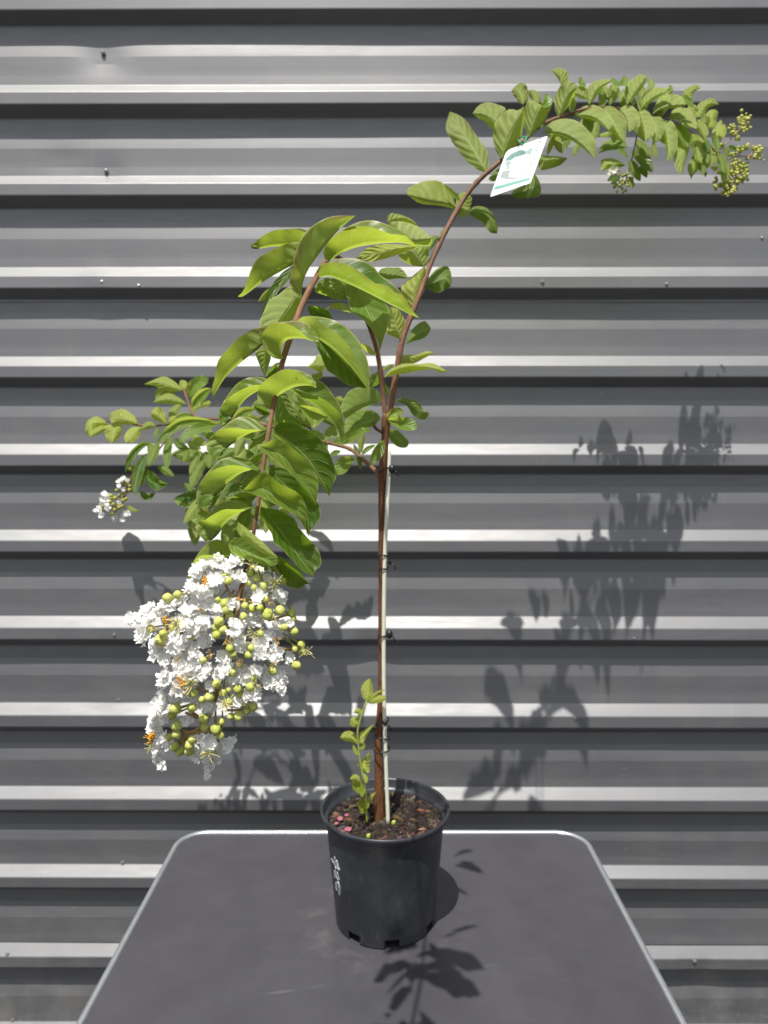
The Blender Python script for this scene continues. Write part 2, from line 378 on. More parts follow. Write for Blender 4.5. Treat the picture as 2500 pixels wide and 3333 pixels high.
for x in (XL + .06, XR - .06):
    for y in (YF + .06, YB - .06):
        lb = MB(); lb.tube([(x, y, TZ - .019), (x, y, .006)], .0125, 14); lb.tube([(x, y, .03), (x, y, .0)], .0155, 14)
        lb.obj('leg', M['leg'], table, (x, y, 0))

# ------------------------------------------------------------------ pot, soil
PX, PY_ = .0018, 1.0625
RIMZ = CAM_Z - .5375
def pot_r(z):
    t = (z - TZ) / (RIMZ - TZ); return .0765 + (.0925 - .0765) * t
pot = empty('plant_pot', (PX, PY_, TZ))
tag(pot, 'black plastic nursery pot with a handwritten price standing on the table', 'pot')
pb = MB(); NA = 160; zl = [TZ + .0006, TZ + .004, TZ + .0145, TZ + .017] + list(np.linspace(TZ + .03, RIMZ - .012, 14))
def pp(a, z, dr=0): r = pot_r(z) + dr; return (PX + r * math.cos(a), PY_ + r * math.sin(a), z)
vs = []; fs = []
NOT_C = []
for x, y in ((762, 2003), (846, 2043), (929, 2013)):
    q = PD(x, y, .99); NOT_C.append(None)
def ang_of(px, py):                  # where a pixel's ray meets the pot wall
    best = None
    for i in range(4000):
        Y = .90 + i * .00005; p = PD(px, py, Y)
        if math.hypot(p.x - PX, p.y - PY_) <= pot_r(p.z): best = p; break
    return best
NA_ANG = [math.atan2(p.y - PY_, p.x - PX) for p in (ang_of(762, 2003), ang_of(846, 2043), ang_of(929, 2008))] + [R(40), R(90), R(140)]
for z in zl:
    for k in range(NA): vs.append(pp(2 * math.pi * k / NA - math.pi, z))
for i in range(len(zl) - 1):
    for k in range(NA):
        am = 2 * math.pi * (k + .5) / NA - math.pi
        if i < 2 and any(abs((am - c + math.pi) % (2 * math.pi) - math.pi) < R(8.0) for c in NA_ANG): continue
        fs.append((i * NA + k, i * NA + (k + 1) % NA, (i + 1) * NA + (k + 1) % NA, (i + 1) * NA + k))
pb.add(vs, fs); body = pb.obj('pot_body', M['pot'], pot, (PX, PY_, TZ))
so = body.modifiers.new('wall', 'SOLIDIFY'); so.thickness = .0022; so.offset = -1
rb = MB(); rp = [(.0915, -.0125), (.0935, -.0125), (.0962, -.0105), (.0975, -.0085), (.0972, -.0070), (.0995, -.0055), (.1003, -.002), (.0998, .0005), (.0985, .0014), (.0965, .0010), (.0952, -.002), (.0948, -.010), (.0925, -.0125), (.0880, -.045)]
vs = []; NR = 96
for r, dz in rp: vs += [(PX + r * math.cos(2 * math.pi * k / NR), PY_ + r * math.sin(2 * math.pi * k / NR), RIMZ + dz) for k in range(NR)]
rb.add(vs, [(i * NR + k, i * NR + (k + 1) % NR, (i + 1) * NR + (k + 1) % NR, (i + 1) * NR + k) for i in range(len(rp) - 1) for k in range(NR)])
rb.obj('rim', M['pot'], pot, (PX, PY_, TZ))
fb = MB(); vs = [(PX + .0735 * math.cos(2 * math.pi * k / 64), PY_ + .0735 * math.sin(2 * math.pi * k / 64), TZ + .0135) for k in range(64)]
fb.add(vs, [tuple(range(64))]); fb.obj('pot_base', M['pot'], pot, (PX, PY_, TZ), smooth=False)
# handwritten price, one marking
STROKES = [[(215, 370), (250, 450), (290, 540)], [(325, 310), (305, 420), (330, 620), (395, 770)], [(330, 320), (360, 500), (400, 740)], [(390, 420), (430, 620), (490, 830)],
           [(400, 430), (450, 560), (480, 700), (525, 790)], [(420, 640), (470, 800)], [(330, 790), (315, 850), (335, 1090)], [(340, 800), (375, 960), (380, 1100)],
           [(400, 850), (430, 900), (495, 1150), (430, 1110), (390, 960)], [(375, 1240), (370, 1440), (420, 1520), (475, 1480), (460, 1300), (420, 1190), (400, 1230), (415, 1480)],
           [(440, 1210), (490, 1280), (525, 1500), (530, 1710)], [(480, 1520), (490, 1710)]]
cb = MB()
for st in STROKES:
    pts = catmull(st, 14); q = []
    for x, y in pts:
        p = ang_of((1060 + x / 11.06) / DS, (2760 + y / 11.06) / DS)
        if p: a = math.atan2(p.y - PY_, p.x - PX); q.append(Vector(pp(a, p.z, .0003)))
    if len(q) > 2: cb.tube(q, [.00032 + .0001 * math.sin(i * 1.3) for i in range(len(q))], 6)
cb.obj('price_mark', M['chalk'], pot, (PX, PY_, TZ))

SOILZ = RIMZ - .021
sb = MB(); ring = [0, .02, .04, .055, .07, .08, .0895]; vs = [(PX, PY_, SOILZ)]; ns = 72
for r in ring[1:]:
    for k in range(ns):
        a = 2 * math.pi * k / ns; x, y = r * math.cos(a), r * math.sin(a)
        vs.append((PX + x, PY_ + y, SOILZ + .004 * noise.noise(Vector((x * 45, y * 45, 0))) + (.0 if r < .085 else -.003)))
fs = [(0, 1 + k, 1 + (k + 1) % ns) for k in range(ns)] + [(1 + i * ns + k, 1 + (i + 1) * ns + k, 1 + (i + 1) * ns + (k + 1) % ns, 1 + i * ns + (k + 1) % ns) for i in range(len(ring) - 2) for k in range(ns)]
sb.add(vs, fs, None, (.030, .021, .017))
rng = random.Random(3)
for i in range(1500):
    r = .0885 * math.sqrt(rng.random()); a = rng.random() * 6.283; x, y = r * math.cos(a), r * math.sin(a)
    s = rng.choice([.0014, .002, .0028, .0036, .0052]); z = SOILZ + .004 * noise.noise(Vector((x * 45, y * 45, 0))) + rng.uniform(-.0003, .0016)
    q = rng.random(); c = (.022, .015, .012) if q < .6 else (.045, .030, .024) if q < .86 else (.075, .062, .056) if q < .95 else (.16, .085, .045) if q < .985 else (.30, .21, .12)
    c = tuple(v * rng.uniform(.7, 1.25) for v in c); el = rng.uniform(1.0, 2.8 if q > .93 else 1.6)
    rot = Matrix.Rotation(rng.random() * 6.28, 3, 'Z') @ Matrix.Rotation(rng.uniform(-.6, .6), 3, 'X') @ Matrix.Rotation(rng.uniform(-.6, .6), 3, 'Y')
    lim = .0885 - s * el
    if r > lim: x *= lim / r; y *= lim / r
    n0 = len(sb.v); sb.ball((PX + x, PY_ + y, z), s, (el, .8, .62), 6, 4, c, rot)
    for j in range(n0, len(sb.v)): sb.v[j] += Vector((rng.uniform(-1, 1), rng.uniform(-1, 1), rng.uniform(-1, 1))) * s * .25
tag(sb.obj('potting_mix', M['soil'], None, (PX, PY_, SOILZ), smooth=False), 'dark crumbly bark potting mix filling the black pot', 'soil', kind='stuff')
def soil_at(x, y):
    d = ray(x, y); k = (SOILZ + .004 - CAM_Z) / d.z; return Vector((0, 0, CAM_Z)) + d * k
for nm, lab, cat, mt, (x, y), s, c in (('fallen_petal', 'bright pink fallen petal on the potting mix near the front rim', 'petal', 'pink', (1133, 2702), .0052, None),
        ('fallen_petal', 'mauve pink fallen petal lying upright on soil left of the shoot', 'petal', 'pink', (1107, 2668), .0046, None),
        ('fallen_petal', 'small faded pink petal bit against the left pot rim', 'petal', 'pink', (1095, 2684), .0030, None),
        ('fallen_petal', 'pale pink petal just below the basal shoot leaves', 'petal', 'pink', (1128, 2657), .0032, None)):
    p = soil_at(x, y); mb = MB(); g = []
    for i in range(7):
        for j in range(7):
            u, v = i / 3 - 1, j / 3 - 1; u2 = u * math.sqrt(1 - v * v / 2); v2 = v * math.sqrt(1 - u * u / 2)
            g.append(p + Vector((u2 * s, v2 * s * .8, .002 + s * .8 * noise.noise(Vector((u * 1.9 + x, v * 1.9, y))) + s * .25 * v2)) + Vector((noise.noise(Vector((u * 2, v * 2, x))), noise.noise(Vector((u * 2, v * 2, y))), 0)) * s * .4)
    mb.add(g, [(i * 7 + j, (i + 1) * 7 + j, (i + 1) * 7 + j + 1, i * 7 + j + 1) for i in range(6) for j in range(6)])
    tag(mb.obj(nm, M[mt], None, p), lab, cat, 'pink petals fallen on the potting mix')
for (x, y), lab in (((1199, 2724), 'small lime green bud on the soil beside the front rim'), ((1281, 2680), 'tiny lime green bud fallen on soil in front of the stake')):
    p = soil_at(x, y); mb = MB(); mb.ball(p + Vector((0, 0, .001)), .0032, (1, 1, 1.25), 12, 8, (.50, .56, .10)); mb.ball(p + Vector((.002, .001, .003)), .0014, (1, 1, 1.2), 8, 6, (.55, .58, .2))
    tag(mb.obj('fallen_bud', M['bud'], None, p), lab, 'bud', 'green buds fallen on the potting mix')

# ------------------------------------------------------------------ tree
RX = ([900, 1000, 1100, 1250, 1350, 1450, 1500, 1545, 1600], [0, -.02, -.065, -.06, -.06, -.05, -.04, .0, .02])
def radj(x): return float(np.interp(x, *RX))    # how far each stretch of the long branch swings to or from the wall
BASE = PD(820, 1772, PY_)
tree = empty('crepe_myrtle', BASE)
tag(tree, 'young potted crepe myrtle with arching leafy branches and a white flower head', 'tree')
def stem(name, spec, mat, n=60, segs=12, parent=tree, wob=.10, nodes=0, long=False):
    # spec rows: x, y in 1659-wide photo pixels, distance Y, width in the same pixels
    q = catmull([(x, y, Y * 1000, w) for x, y, Y, w in spec], n)
    if long: q = np.array([(x, y, Y + 1000 * radj(x), w) for x, y, Y, w in q])
    pts = [PD(x, y, Y / 1000) for x, y, Y, w in q]; rad = [max(.0006, w / 2 * (Y / 1000) / 1535) for x, y, Y, w in q]
    if nodes: rad = [r * (1 + .16 * max(0, math.cos(i * 2 * math.pi / nodes)) ** 12) for i, r in enumerate(rad)]
    mb = MB(); mb.tube(pts, rad, segs, wob=wob)
    return mb.obj(name, mat, parent, pts[0])
TY = PY_
trunk = stem('trunk', [(820, 1790, TY, 27), (820, 1760, TY, 25), (819, 1680, TY, 21), (817.5, 1600, TY, 17.5), (820.5, 1555, TY, 15), (823, 1500, TY, 13.5), (823.5, 1400, TY, 13), (824, 1213, TY, 13), (824.5, 1080, TY, 14.5), (825.5, 1030, TY, 18.5), (829, 985, TY, 17.5), (832, 945, TY, 16.5), (833, 905, TY, 17.5), (834, 893, TY, 14)], M['bark'], 110, 16, wob=.16)
B_F = stem('branch', [(833, 930, TY, 11.0), (831, 890, TY, 10.5), (826, 840, TY, 10.5), (815, 760, 1.05, 10.5), (800, 710, 1.03, 10.5), (785, 665, .99, 11.0), (768, 620, .92, 11.0), (752, 580, .83, 8.4), (735, 558, .74, 9.1), (718, 552, .68, 9.9), (700, 570, .63, 10.6), (683, 600, .59, 11.4), (665, 632, .565, 12.2), (650, 664, .545, 12.9), (634, 710, .525, 12.9), (615, 765, .51, 12.2), (602, 815, .50, 11.4), (592, 870, .49, 10.6), (583, 920, .482, 9.9), (573, 980, .474, 9.9), (563, 1050, .467, 9.1), (556, 1100, .463, 8.4), (549, 1140, .46, 8.4), (545, 1170, .462, 8.4), (530, 1230, .468, 6.8), (500, 1340, .472, 6.1), (470, 1470, .472, 4.6), (440, 1560, .468, 3.0)], M['twig'], 130, 12, nodes=9)
B_F['label'] = 'front branch arching towards the viewer and down to the white flowers'
B_R = stem('branch', [(834, 930, TY, 12), (842, 893, TY, 13), (850, 840, TY, 13), (868, 740, 1.065, 12.5), (885, 690, 1.07, 12), (905, 640, 1.08, 11.5), (930, 570, 1.10, 11), (960, 505, 1.12, 10.5), (990, 450, 1.14, 10), (1020, 405, 1.155, 10), (1050, 375, 1.17, 9.5), (1085, 345, 1.19, 9), (1130, 305, 1.22, 8.5), (1170, 270, 1.24, 8), (1240, 242, 1.27, 6), (1290, 232, 1.295, 4.5), (1340, 234, 1.32, 3.6), (1390, 242, 1.335, 3), (1440, 257, 1.345, 2.8), (1490, 281, 1.355, 2.6), (1530, 311, 1.355, 2.4), (1565, 350, 1.35, 2)], M['twig'], 120, 12, nodes=8, long=True)
B_R['label'] = 'long branch arching right above the plant label'
B_L = stem('branch', [(826, 1050, TY, 12), (815, 1022, 1.07, 10), (790, 998, 1.085, 9), (760, 972, 1.10, 8), (728, 961, 1.12, 7.5), (700, 955, 1.14, 6.5), (640, 935, 1.18, 6), (560, 915, 1.22, 5.5), (480, 905, 1.27, 5), (420, 910, 1.30, 4.5), (370, 940, 1.30, 4), (330, 990, 1.29, 3.5), (300, 1040, 1.28, 3.5), (265, 1075, 1.28, 3)], M['twig'], 90, 10, nodes=7)
B_L['label'] = 'short branch reaching behind to the lower flower sprig'
def twig(spec, parent, mat='twig', n=24): return stem('twig', spec, M[mat], n, 8, parent, long=parent is B_R)
twig([(430, 908, 1.29, 4.5), (415, 892, 1.33, 4.5), (403, 858, 1.35, 5.5), (396, 838, 1.36, 4)], B_L)
twig([(420, 908, 1.30, 4), (346, 919, 1.38, 4), (300, 918, 1.42, 4.5), (255, 908, 1.45, 4), (225, 912, 1.46, 2.5)], B_L)
twig([(1390, 245, 1.32, 2.6), (1378, 285, 1.37, 2.6), (1368, 330, 1.41, 2.6), (1358, 370, 1.43, 2.2)], B_R)
twig([(640, 935, 1.18, 4), (560, 1000, 1.22, 3.5), (480, 1075, 1.38, 3), (430, 1090, 1.47, 2.5)], B_L)
twig([(826, 935, TY, 6), (812, 925, 1.05, 7), (803, 912, 1.04, 6), (795, 908, 1.04, 4)], B_L)
SHOOT = stem('basal_shoot', [((1080 + x / 4.424) / DS, (2180 + y / 4.424) / DS, Y, w) for x, y, Y, w in [(505, 2200, 1.035, 5), (500, 2050, 1.035, 4.5), (488, 1800, 1.035, 4.5), (470, 1620, 1.035, 4), (425, 1420, 1.035, 4), (395, 1200, 1.035, 4), (372, 900, 1.035, 4), (392, 790, 1.035, 4.5), (440, 620, 1.035, 4.5), (512, 440, 1.035, 3.5)]], M['green'], 40, 8)

# --- leaves: traced outline in photo pixels given real distance, fold and width
LEAVES = []
def prof(s): return np.sin(np.pi * np.clip(s, 0, 1) ** .9) ** .72
def L(br, t, Mp, A, B, z, u=0, V=None, tint=(.25, 0, 0), wide=1.12, sgn=None):
    """t tile; Mp midrib base->tip; A / B margins left / right of the walk (points, or px offset); z distances; u=1 underside towards us"""
    S = 19; q = TILE[t][2] / 1659
    m = catmull([T(t, p) for p in Mp], S); s = np.linspace(0, 1, S)
    tg = np.gradient(m, axis=0); tg /= np.linalg.norm(tg, axis=1)[:, None] + 1e-9; nl = np.stack([tg[:, 1], -tg[:, 0]], 1)
    def margin(X):
        if isinstance(X, (int, float)): return m + nl * (X * q * prof(s))[:, None]
        return catmull([m[0]] + [T(t, p) for p in X] + [m[-1]], S)
    def resolve(X):
        if isinstance(X, tuple): return m + (resolve(X[1]) - m) * X[0]
        return margin(X)
    a, b = resolve(A), resolve(B)
    if len(z) == 2: zm = z[0] + (z[1] - z[0]) * s
    else: zm = np.interp(s, np.linspace(0, 1, len(z)), z)
    if br == 'R': zm = zm + radj(m[0][0] / DS)
    pa = np.linalg.norm(a - m, axis=1); pb_ = np.linalg.norm(b - m, axis=1)
    sa = np.mean(np.sum((a - m) * nl, axis=1)); sb_ = np.mean(np.sum((b - m) * nl, axis=1))
    W = max(pa.max(), pb_.max()) * wide
    fold = V is not None
    sg = sgn if sgn is not None else ((-1, 1) if V == 'A' else (1, -1) if V == 'B' else ((1, 1) if u else (-1, -1)))
    wt = W * prof(s); rng = random.Random(len(LEAVES) * 17 + 5); fq = rng.uniform(2.5, 4.5); ph = rng.random() * 6
    K = 5; rows = []
    for i in range(S):
        row = []
        for side, (E, pe, sd) in enumerate(((a, pa, sg[0]), (b, pb_, sg[1]))):
            dz = math.sqrt(max(0, wt[i] ** 2 - pe[i] ** 2)) * sd * zm[i] / F_PX
            dz = max(-.030, min(.030, dz))
            for k in range(K, 0, -1):
                f = k / K; xy = m[i] + (E[i] - m[i]) * f
                rip = .075 * W * zm[i] / F_PX * f * f * math.sin(s[i] * 6.28 * fq + ph + side * 2) * prof(np.array(s[i]))
                row.append((xy[0], xy[1], zm[i] + dz * f ** 1.25 + rip, side, f))
        row = row[:K] + [(m[i][0], m[i][1], zm[i], 0, 0)] + row[:K - 1:-1] if False else row
        left = row[:K]; right = row[K:]
        rows.append([(*r[:3], .5 - .5 * r[4]) for r in left] + [(m[i][0], m[i][1], zm[i], .5)] + [(*r[:3], .5 + .5 * r[4]) for r in reversed(right)])
    # blades on the far branches lean back so that their faces look up into the sun
    kt = dict(R=dict(f=.22, g=.75, h=.4, D=.6).get(t, .3), L=.45, S=.7, F=0)[br]
    if kt and V is None: rows = [[(x, y, Y + kt * (m[0][1] - y) / F_PX * Y, w) for x, y, Y, w in r] for r in rows]
    n = 2 * K + 1; vs = [P(x, y, Y) for r in rows for x, y, Y, _ in r]; uv = [(s[i], c[3]) for i, r in enumerate(rows) for c in r]
    fs = []
    for i in range(S - 1):
        for k in range(n - 1):
            f = (i * n + k, i * n + k + 1, (i + 1) * n + k + 1, (i + 1) * n + k)
            fs.append(f if not u else f[::-1])
    pts = np.vstack([m, a, b]); area = np.prod(np.minimum(pts.max(0), (2500, 3333)) - np.maximum(pts.min(0), 0))
    if br == 'S': tint = (max(.7, tint[0]), max(.75, tint[1]), tint[2])
    tint = tuple(max(0, min(1, v + rng.uniform(-.07, .07))) for v in tint)
    LEAVES.append((area, br, vs, fs, uv, tint, vs[n // 2]))
def V(br, t, Mp, N, F, z, tint=(.3, .1, .25), wide=1.12):
    """folded leaf seen from its side: near half shows its underside, far half its top; F points or scale of N"""
    m = np.array([T(t, p) for p in Mp]); mc = catmull(m, 19); N_ = catmull([mc[0]] + [T(t, p) for p in N] + [mc[-1]], 19)
    tg = np.gradient(mc, axis=0); nl = np.stack([tg[:, 1], -tg[:, 0]], 1)
    left = np.sum((N_ - mc) * nl) > 0
    X = (F, N) if isinstance(F, (int, float)) else F
    if left: L(br, t, Mp, N, X, z, 1, 'A', tint, wide)
    else: L(br, t, Mp, X, N, z, 1, 'B', tint, wide)
LIT = (.45, .25, .1); SH = (.1, 0, .1); DK = (0, 0, 0); PALE = (.8, .15, .15); BRO = (.4, .15, .9); YEL = (.6, .8, .1); LIME = (.8, .6, .0)  # leaf tints; LIT and SH paint sunlit and shaded tone into the colour
# front branch, upper arch
V('F', 'a', [(745, 985), (738, 860), (790, 690), (900, 520), (1110, 255), (1318, 72)], [(650, 870), (612, 800), (640, 640), (720, 360), (860, 195), (1060, 90)], 1.06, (.583, .60), (.35, .1, 1.0))
V('F', 'a', [(860, 300), (740, 362), (640, 398), (420, 408), (230, 435), (182, 398)], [(740, 240), (560, 217), (400, 245), (270, 330)], [(800, 235), (690, 205), (600, 217), (400, 243), (270, 328)], (.64, .625), (.3, .2, .3))
V('F', 'a', [(830, 470), (720, 560), (500, 680), (300, 800), (110, 940), (45, 948)], [(740, 360), (600, 370), (400, 450), (240, 560), (160, 740), (110, 880)], .93, (.61, .59), (.35, .2, .8))
L('F', 'a', [(742, 985), (670, 950), (590, 1090), (480, 1250), (400, 1340)], [(720, 1010), (690, 1120), (620, 1205), (520, 1290)], [(625, 835), (480, 930), (390, 985), (330, 1110), (283, 1240)], (.575, .55), 1, None, (.35, .1, .7))
L('F', 'a', [(680, 600), (500, 800), (400, 940), (340, 1080), (290, 1210)], [(600, 760), (470, 910), (390, 1030), (330, 1130)], [(560, 660), (430, 800), (355, 940), (315, 1090)], (.60, .575), 0, None, (.05, 0, 0))
L('F', 'a', [(400, 860), (340, 940), (270, 1010)], 25, -35, (.62, .62), 1, None, YEL)
V('F', 'b', [(60, 622), (140, 560), (300, 490), (520, 448), (790, 430), (960, 468), (1050, 512)], [(5, 630), (-28, 520), (60, 390), (240, 267), (440, 254), (580, 290), (700, 338), (860, 352), (950, 440)], [(-10, 520), (60, 385), (235, 262), (380, 200), (520, 190), (680, 240), (800, 292), (910, 380), (985, 460)], (.63, .60), (.3, .25, .35))
L('F', 'b', [(1000, 470), (760, 500), (560, 540), (328, 597)], [(850, 535), (640, 605), (480, 637)], [(800, 450), (600, 450), (450, 490)], (.68, .66), 1, None, (.6, .7, 0))
V('F', 'b', [(-72, 806), (40, 794), (160, 838), (400, 945), (690, 1095), (900, 1200), (1012, 1247)], [(-78, 730), (-30, 657), (90, 645), (230, 665), (380, 750), (540, 872), (660, 888), (740, 965), (850, 1010), (920, 1140)], [(-60, 720), (60, 640), (180, 596), (330, 605), (500, 670), (585, 780), (700, 855), (800, 950), (880, 1070), (950, 1190)], (.59, .575), (.2, 0, .6))
L('F', 'a', [(915, 790), (1050, 865), (1240, 960)], [(1000, 745), (1130, 765), (1215, 860)], [(880, 885), (1000, 937), (1130, 978)], (.63, .64), 1, None, SH)
L('F', 'b', [(138, 828), (230, 850), (310, 890), (400, 1060), (500, 1280), (578, 1480), (586, 1605)], [(350, 860), (500, 960), (640, 1075), (692, 1180), (670, 1330), (615, 1500)], [(135, 885), (210, 925), (240, 1070), (290, 1180), (400, 1258), (500, 1370), (560, 1490)], (.66, .585), 0, None, (.95, 0, 0), 1.1)  # pale tint paints the sky's sheen onto this dark leaf top
L('F', 'b', [(560, 760), (740, 790), (840, 803), (895, 822)], [(600, 715), (650, 700), (740, 700), (810, 705), (868, 770)], [(660, 825), (780, 818)], (.78, .76), 1, None, SH)
L('F', 'b', [(740, 340), (940, 413), (1070, 398), (1148, 380)], [(680, 222), (830, 203), (980, 250), (1100, 330)], [(860, 420), (960, 452), (1120, 462)], (.82, .80), 1, None, PALE)
L('F', 'b', [(660, 205), (850, 165), (1015, 265)], [(690, 118), (800, 128), (930, 182)], [(740, 222), (850, 215), (940, 240)], (.84, .86), 1, None, LIT)
V('F', 'b', [(60, 1085), (180, 1080), (240, 1130), (330, 1200)], [(40, 1120), (150, 1160)], .5, (.62, .62), PALE)
L('F', 'b', [(-30, 1180), (70, 1120), (150, 1095), (240, 1105)], 18, -16, (.66, .65), 1, None, LIT)
L('F', 'a', [(800, 1060), (900, 1100), (990, 1140), (1070, 1195)], [(830, 1050), (930, 1060), (1040, 1120)], [(830, 1150), (930, 1170)], (.60, .61), 0, None, DK)
# front branch, middle
V('F', 'c', [(887, 547), (845, 500), (860, 410), (930, 345), (1080, 338), (1175, 362), (1258, 376)], [(800, 562), (700, 490), (635, 310), (750, 182), (900, 175), (1050, 255), (1150, 345)], [(760, 540), (660, 440), (640, 290), (750, 178), (870, 158), (1080, 152), (1170, 240), (1275, 355)], (.505, .495), (.4, .2, .6))
V('F', 'c', [(760, 330), (650, 410), (560, 482), (420, 590), (250, 752), (165, 880), (112, 968)], [(720, 205), (560, 230), (400, 320), (260, 460), (162, 590), (135, 740), (92, 900)], .96, (.53, .515), (.45, .25, .5))
L('F', 'c', [(700, 400), (660, 560), (672, 745)], [(735, 530), (715, 620), (692, 690)], [(575, 480), (605, 600), (640, 690)], (.55, .55), 1, None, (.3, .1, .1))
V('F', 'c', [(772, 1062), (790, 985), (870, 920), (1000, 860), (1150, 845), (1228, 872)], [(735, 1105), (640, 1060), (586, 960), (622, 850), (740, 740), (880, 673), (1010, 686), (1100, 748), (1180, 805)], [(690, 1085), (600, 980), (622, 850), (740, 740), (880, 671), (1040, 685), (1150, 728), (1228, 820)], (.495, .48), (.35, .2, .4))
V('F', 'c', [(720, 815), (590, 905), (470, 985), (370, 1110), (300, 1220), (208, 1302)], [(660, 833), (530, 845), (390, 905), (280, 975), (230, 1025), (170, 1160), (188, 1260)], [(700, 772), (580, 752), (460, 770), (360, 835), (290, 925), (222, 1030), (168, 1160), (186, 1262)], (.515, .505), (.3, .2, .1))
V('F', 'c', [(705, 1302), (640, 1332), (520, 1355), (400, 1420), (290, 1500), (210, 1590), (150, 1655)], [(660, 1330), (560, 1320), (470, 1320), (300, 1303), (160, 1340), (60, 1440), (38, 1520), (95, 1620)], [(665, 1292), (590, 1225), (470, 1183), (360, 1195), (250, 1270), (100, 1390), (42, 1490), (90, 1610)], (.487, .475), (.3, .25, .1))
V('F', 'a', [(690, 1205), (800, 1250), (900, 1387), (1100, 1532), (1280, 1720), (1455, 1955)], [(740, 1165), (860, 1168), (1000, 1270), (1150, 1370), (1300, 1560), (1390, 1740), (1440, 1880)], [(780, 1160), (900, 1162), (1060, 1190), (1200, 1265), (1330, 1390), (1430, 1580), (1470, 1750), (1470, 1880)], (.525, .50), (.75, 0, .35))
L('F', 'a', [(850, 1310), (1010, 1470), (1200, 1660), (1448, 1940)], 45, [(890, 1470), (940, 1570), (1010, 1742), (1100, 1800), (1230, 1900), (1380, 1928)], (.555, .525), 0, None, DK)
V('F', 'c', [(930, 875), (1060, 970), (1200, 1040), (1330, 1160), (1450, 1312), (1512, 1482)], [(1000, 888), (1130, 935), (1270, 975), (1400, 1060), (1490, 1170), (1522, 1320)], [(1030, 830), (1210, 780), (1310, 825), (1410, 950), (1490, 1080), (1532, 1280)], (.505, .49), (.2, 0, .2))
L('F', 'c', [(820, 940), (920, 1100), (1050, 1230), (1182, 1322)], [(890, 920), (970, 1070), (1090, 1200)], [(785, 1080), (800, 1250), (950, 1262), (1100, 1292)], (.54, .55), 1, None, SH)
L('F', 'c', [(990, 1090), (1060, 1180), (1110, 1250), (1175, 1330)], [(1050, 1140), (1120, 1200), (1165, 1270)], [(1060, 1230), (1110, 1290)], (.545, .55), 1, None, PALE)
L('F', 'd', [(972, 292), (1080, 395), (1210, 520), (1340, 650), (1460, 840), (1540, 970), (1570, 1050)], [(1000, 258), (1150, 250), (1340, 330), (1480, 430), (1560, 560), (1620, 720), (1645, 830), (1580, 960)], [(985, 350), (1110, 480), (1250, 640), (1380, 790), (1470, 920)], (.50, .49), 0, None, (.03, 0, 0))
L('F', 'c', [(840, 640), (750, 690), (685, 755)], 50, -30, (.53, .53), 0, None, DK)
L('F', 'c', [(835, 600), (780, 640), (735, 660)], 12, -25, (.525, .53), 1, None, LIT)
L('F', 'c', [(735, 1150), (640, 1110), (553, 1068)], 55, -30, (.53, .53), 0, None, SH)
L('F', 'c', [(730, 1150), (650, 1190), (580, 1220)], 14, -14, (.52, .53), 1, None, LIT)
L('F', 'c', [(700, 1335), (600, 1400), (515, 1425)], 70, -40, (.53, .54), 1, None, SH)
L('F', 'd', [(955, 350), (1050, 410), (1130, 490)], 45, -30, (.52, .53), 1, None, SH)
# front branch, lower
L('F', 'd', [(818, 505), (930, 545), (1040, 600), (1140, 700), (1250, 860), (1370, 1010), (1422, 1150)], [(890, 468), (980, 428), (1090, 465), (1210, 563), (1340, 660), (1400, 770), (1450, 880), (1440, 1000)], [(840, 558), (960, 642), (1060, 722), (1170, 812), (1240, 902), (1340, 1010)], (.465, .452), 0, None, (.55, .1, .1))
L('F', 'd', [(638, 978), (740, 990), (830, 960), (1000, 1050), (1150, 1150), (1260, 1242), (1312, 1308)], [(760, 850), (865, 770), (930, 830), (1040, 915), (1180, 980), (1270, 1050), (1310, 1150), (1335, 1230)], [(700, 1007), (800, 1042), (920, 1097), (1060, 1172), (1180, 1237)], (.46, .448), 0, None, (.35, .15, 0))
L('F', 'd', [(905, 745), (1040, 880), (1180, 1010), (1290, 1170), (1335, 1320), (1345, 1478)], [(960, 712), (1060, 730), (1220, 860), (1400, 1050), (1472, 1200), (1445, 1330), (1370, 1390)], [(960, 880), (1080, 1030), (1200, 1240), (1290, 1370)], (.485, .48), 0, None, DK)
V('F', 'd', [(838, 733), (740, 755), (610, 797), (500, 872), (400, 962), (310, 1082), (255, 1218)], [(790, 775), (690, 742), (560, 710), (430, 720), (270, 790), (170, 900), (133, 1010), (140, 1130), (200, 1190)], [(790, 735), (690, 655), (540, 620), (420, 640), (325, 705), (200, 860), (138, 1000), (142, 1125)], (.473, .462), (.35, .15, .15))
L('F', 'd', [(440, 900), (370, 980), (310, 1090), (268, 1200)], [(455, 920), (390, 1020), (330, 1130)], [(400, 930), (320, 1010), (270, 1120)], (.485, .48), 0, None, SH)
V('F', 'd', [(768, 1160), (660, 1195), (540, 1260), (440, 1340), (380, 1440), (300, 1520), (245, 1548)], [(690, 1187), (540, 1186), (420, 1190), (300, 1250), (210, 1310), (182, 1300), (120, 1375), (148, 1440), (190, 1500)], [(700, 1160), (640, 1110), (500, 1090), (380, 1130), (280, 1210), (205, 1300), (125, 1380), (150, 1445)], (.467, .457), (.35, .15, .1))
L('F', 'e', [(825, 492), (900, 580), (1010, 720), (1130, 880), (1240, 1040), (1330, 1160), (1392, 1245)], [(880, 512), (970, 515), (1080, 560), (1195, 625), (1240, 720), (1340, 840), (1440, 950), (1482, 1080), (1455, 1160), (1400, 1200)], [(818, 580), (860, 660), (950, 800), (960, 880), (1040, 933), (1080, 980), (1180, 1090), (1280, 1190)], (.46, .448), 0, None, (.08, 0, 0))
L('F', 'e', [(575, 658), (660, 760), (780, 880), (900, 975), (1018, 1045)], [(640, 700), (740, 785), (850, 880), (945, 975)], [(568, 740), (610, 815), (700, 905), (820, 985), (930, 1032)], (.442, .438), 1, None, (.95, .35, 0))
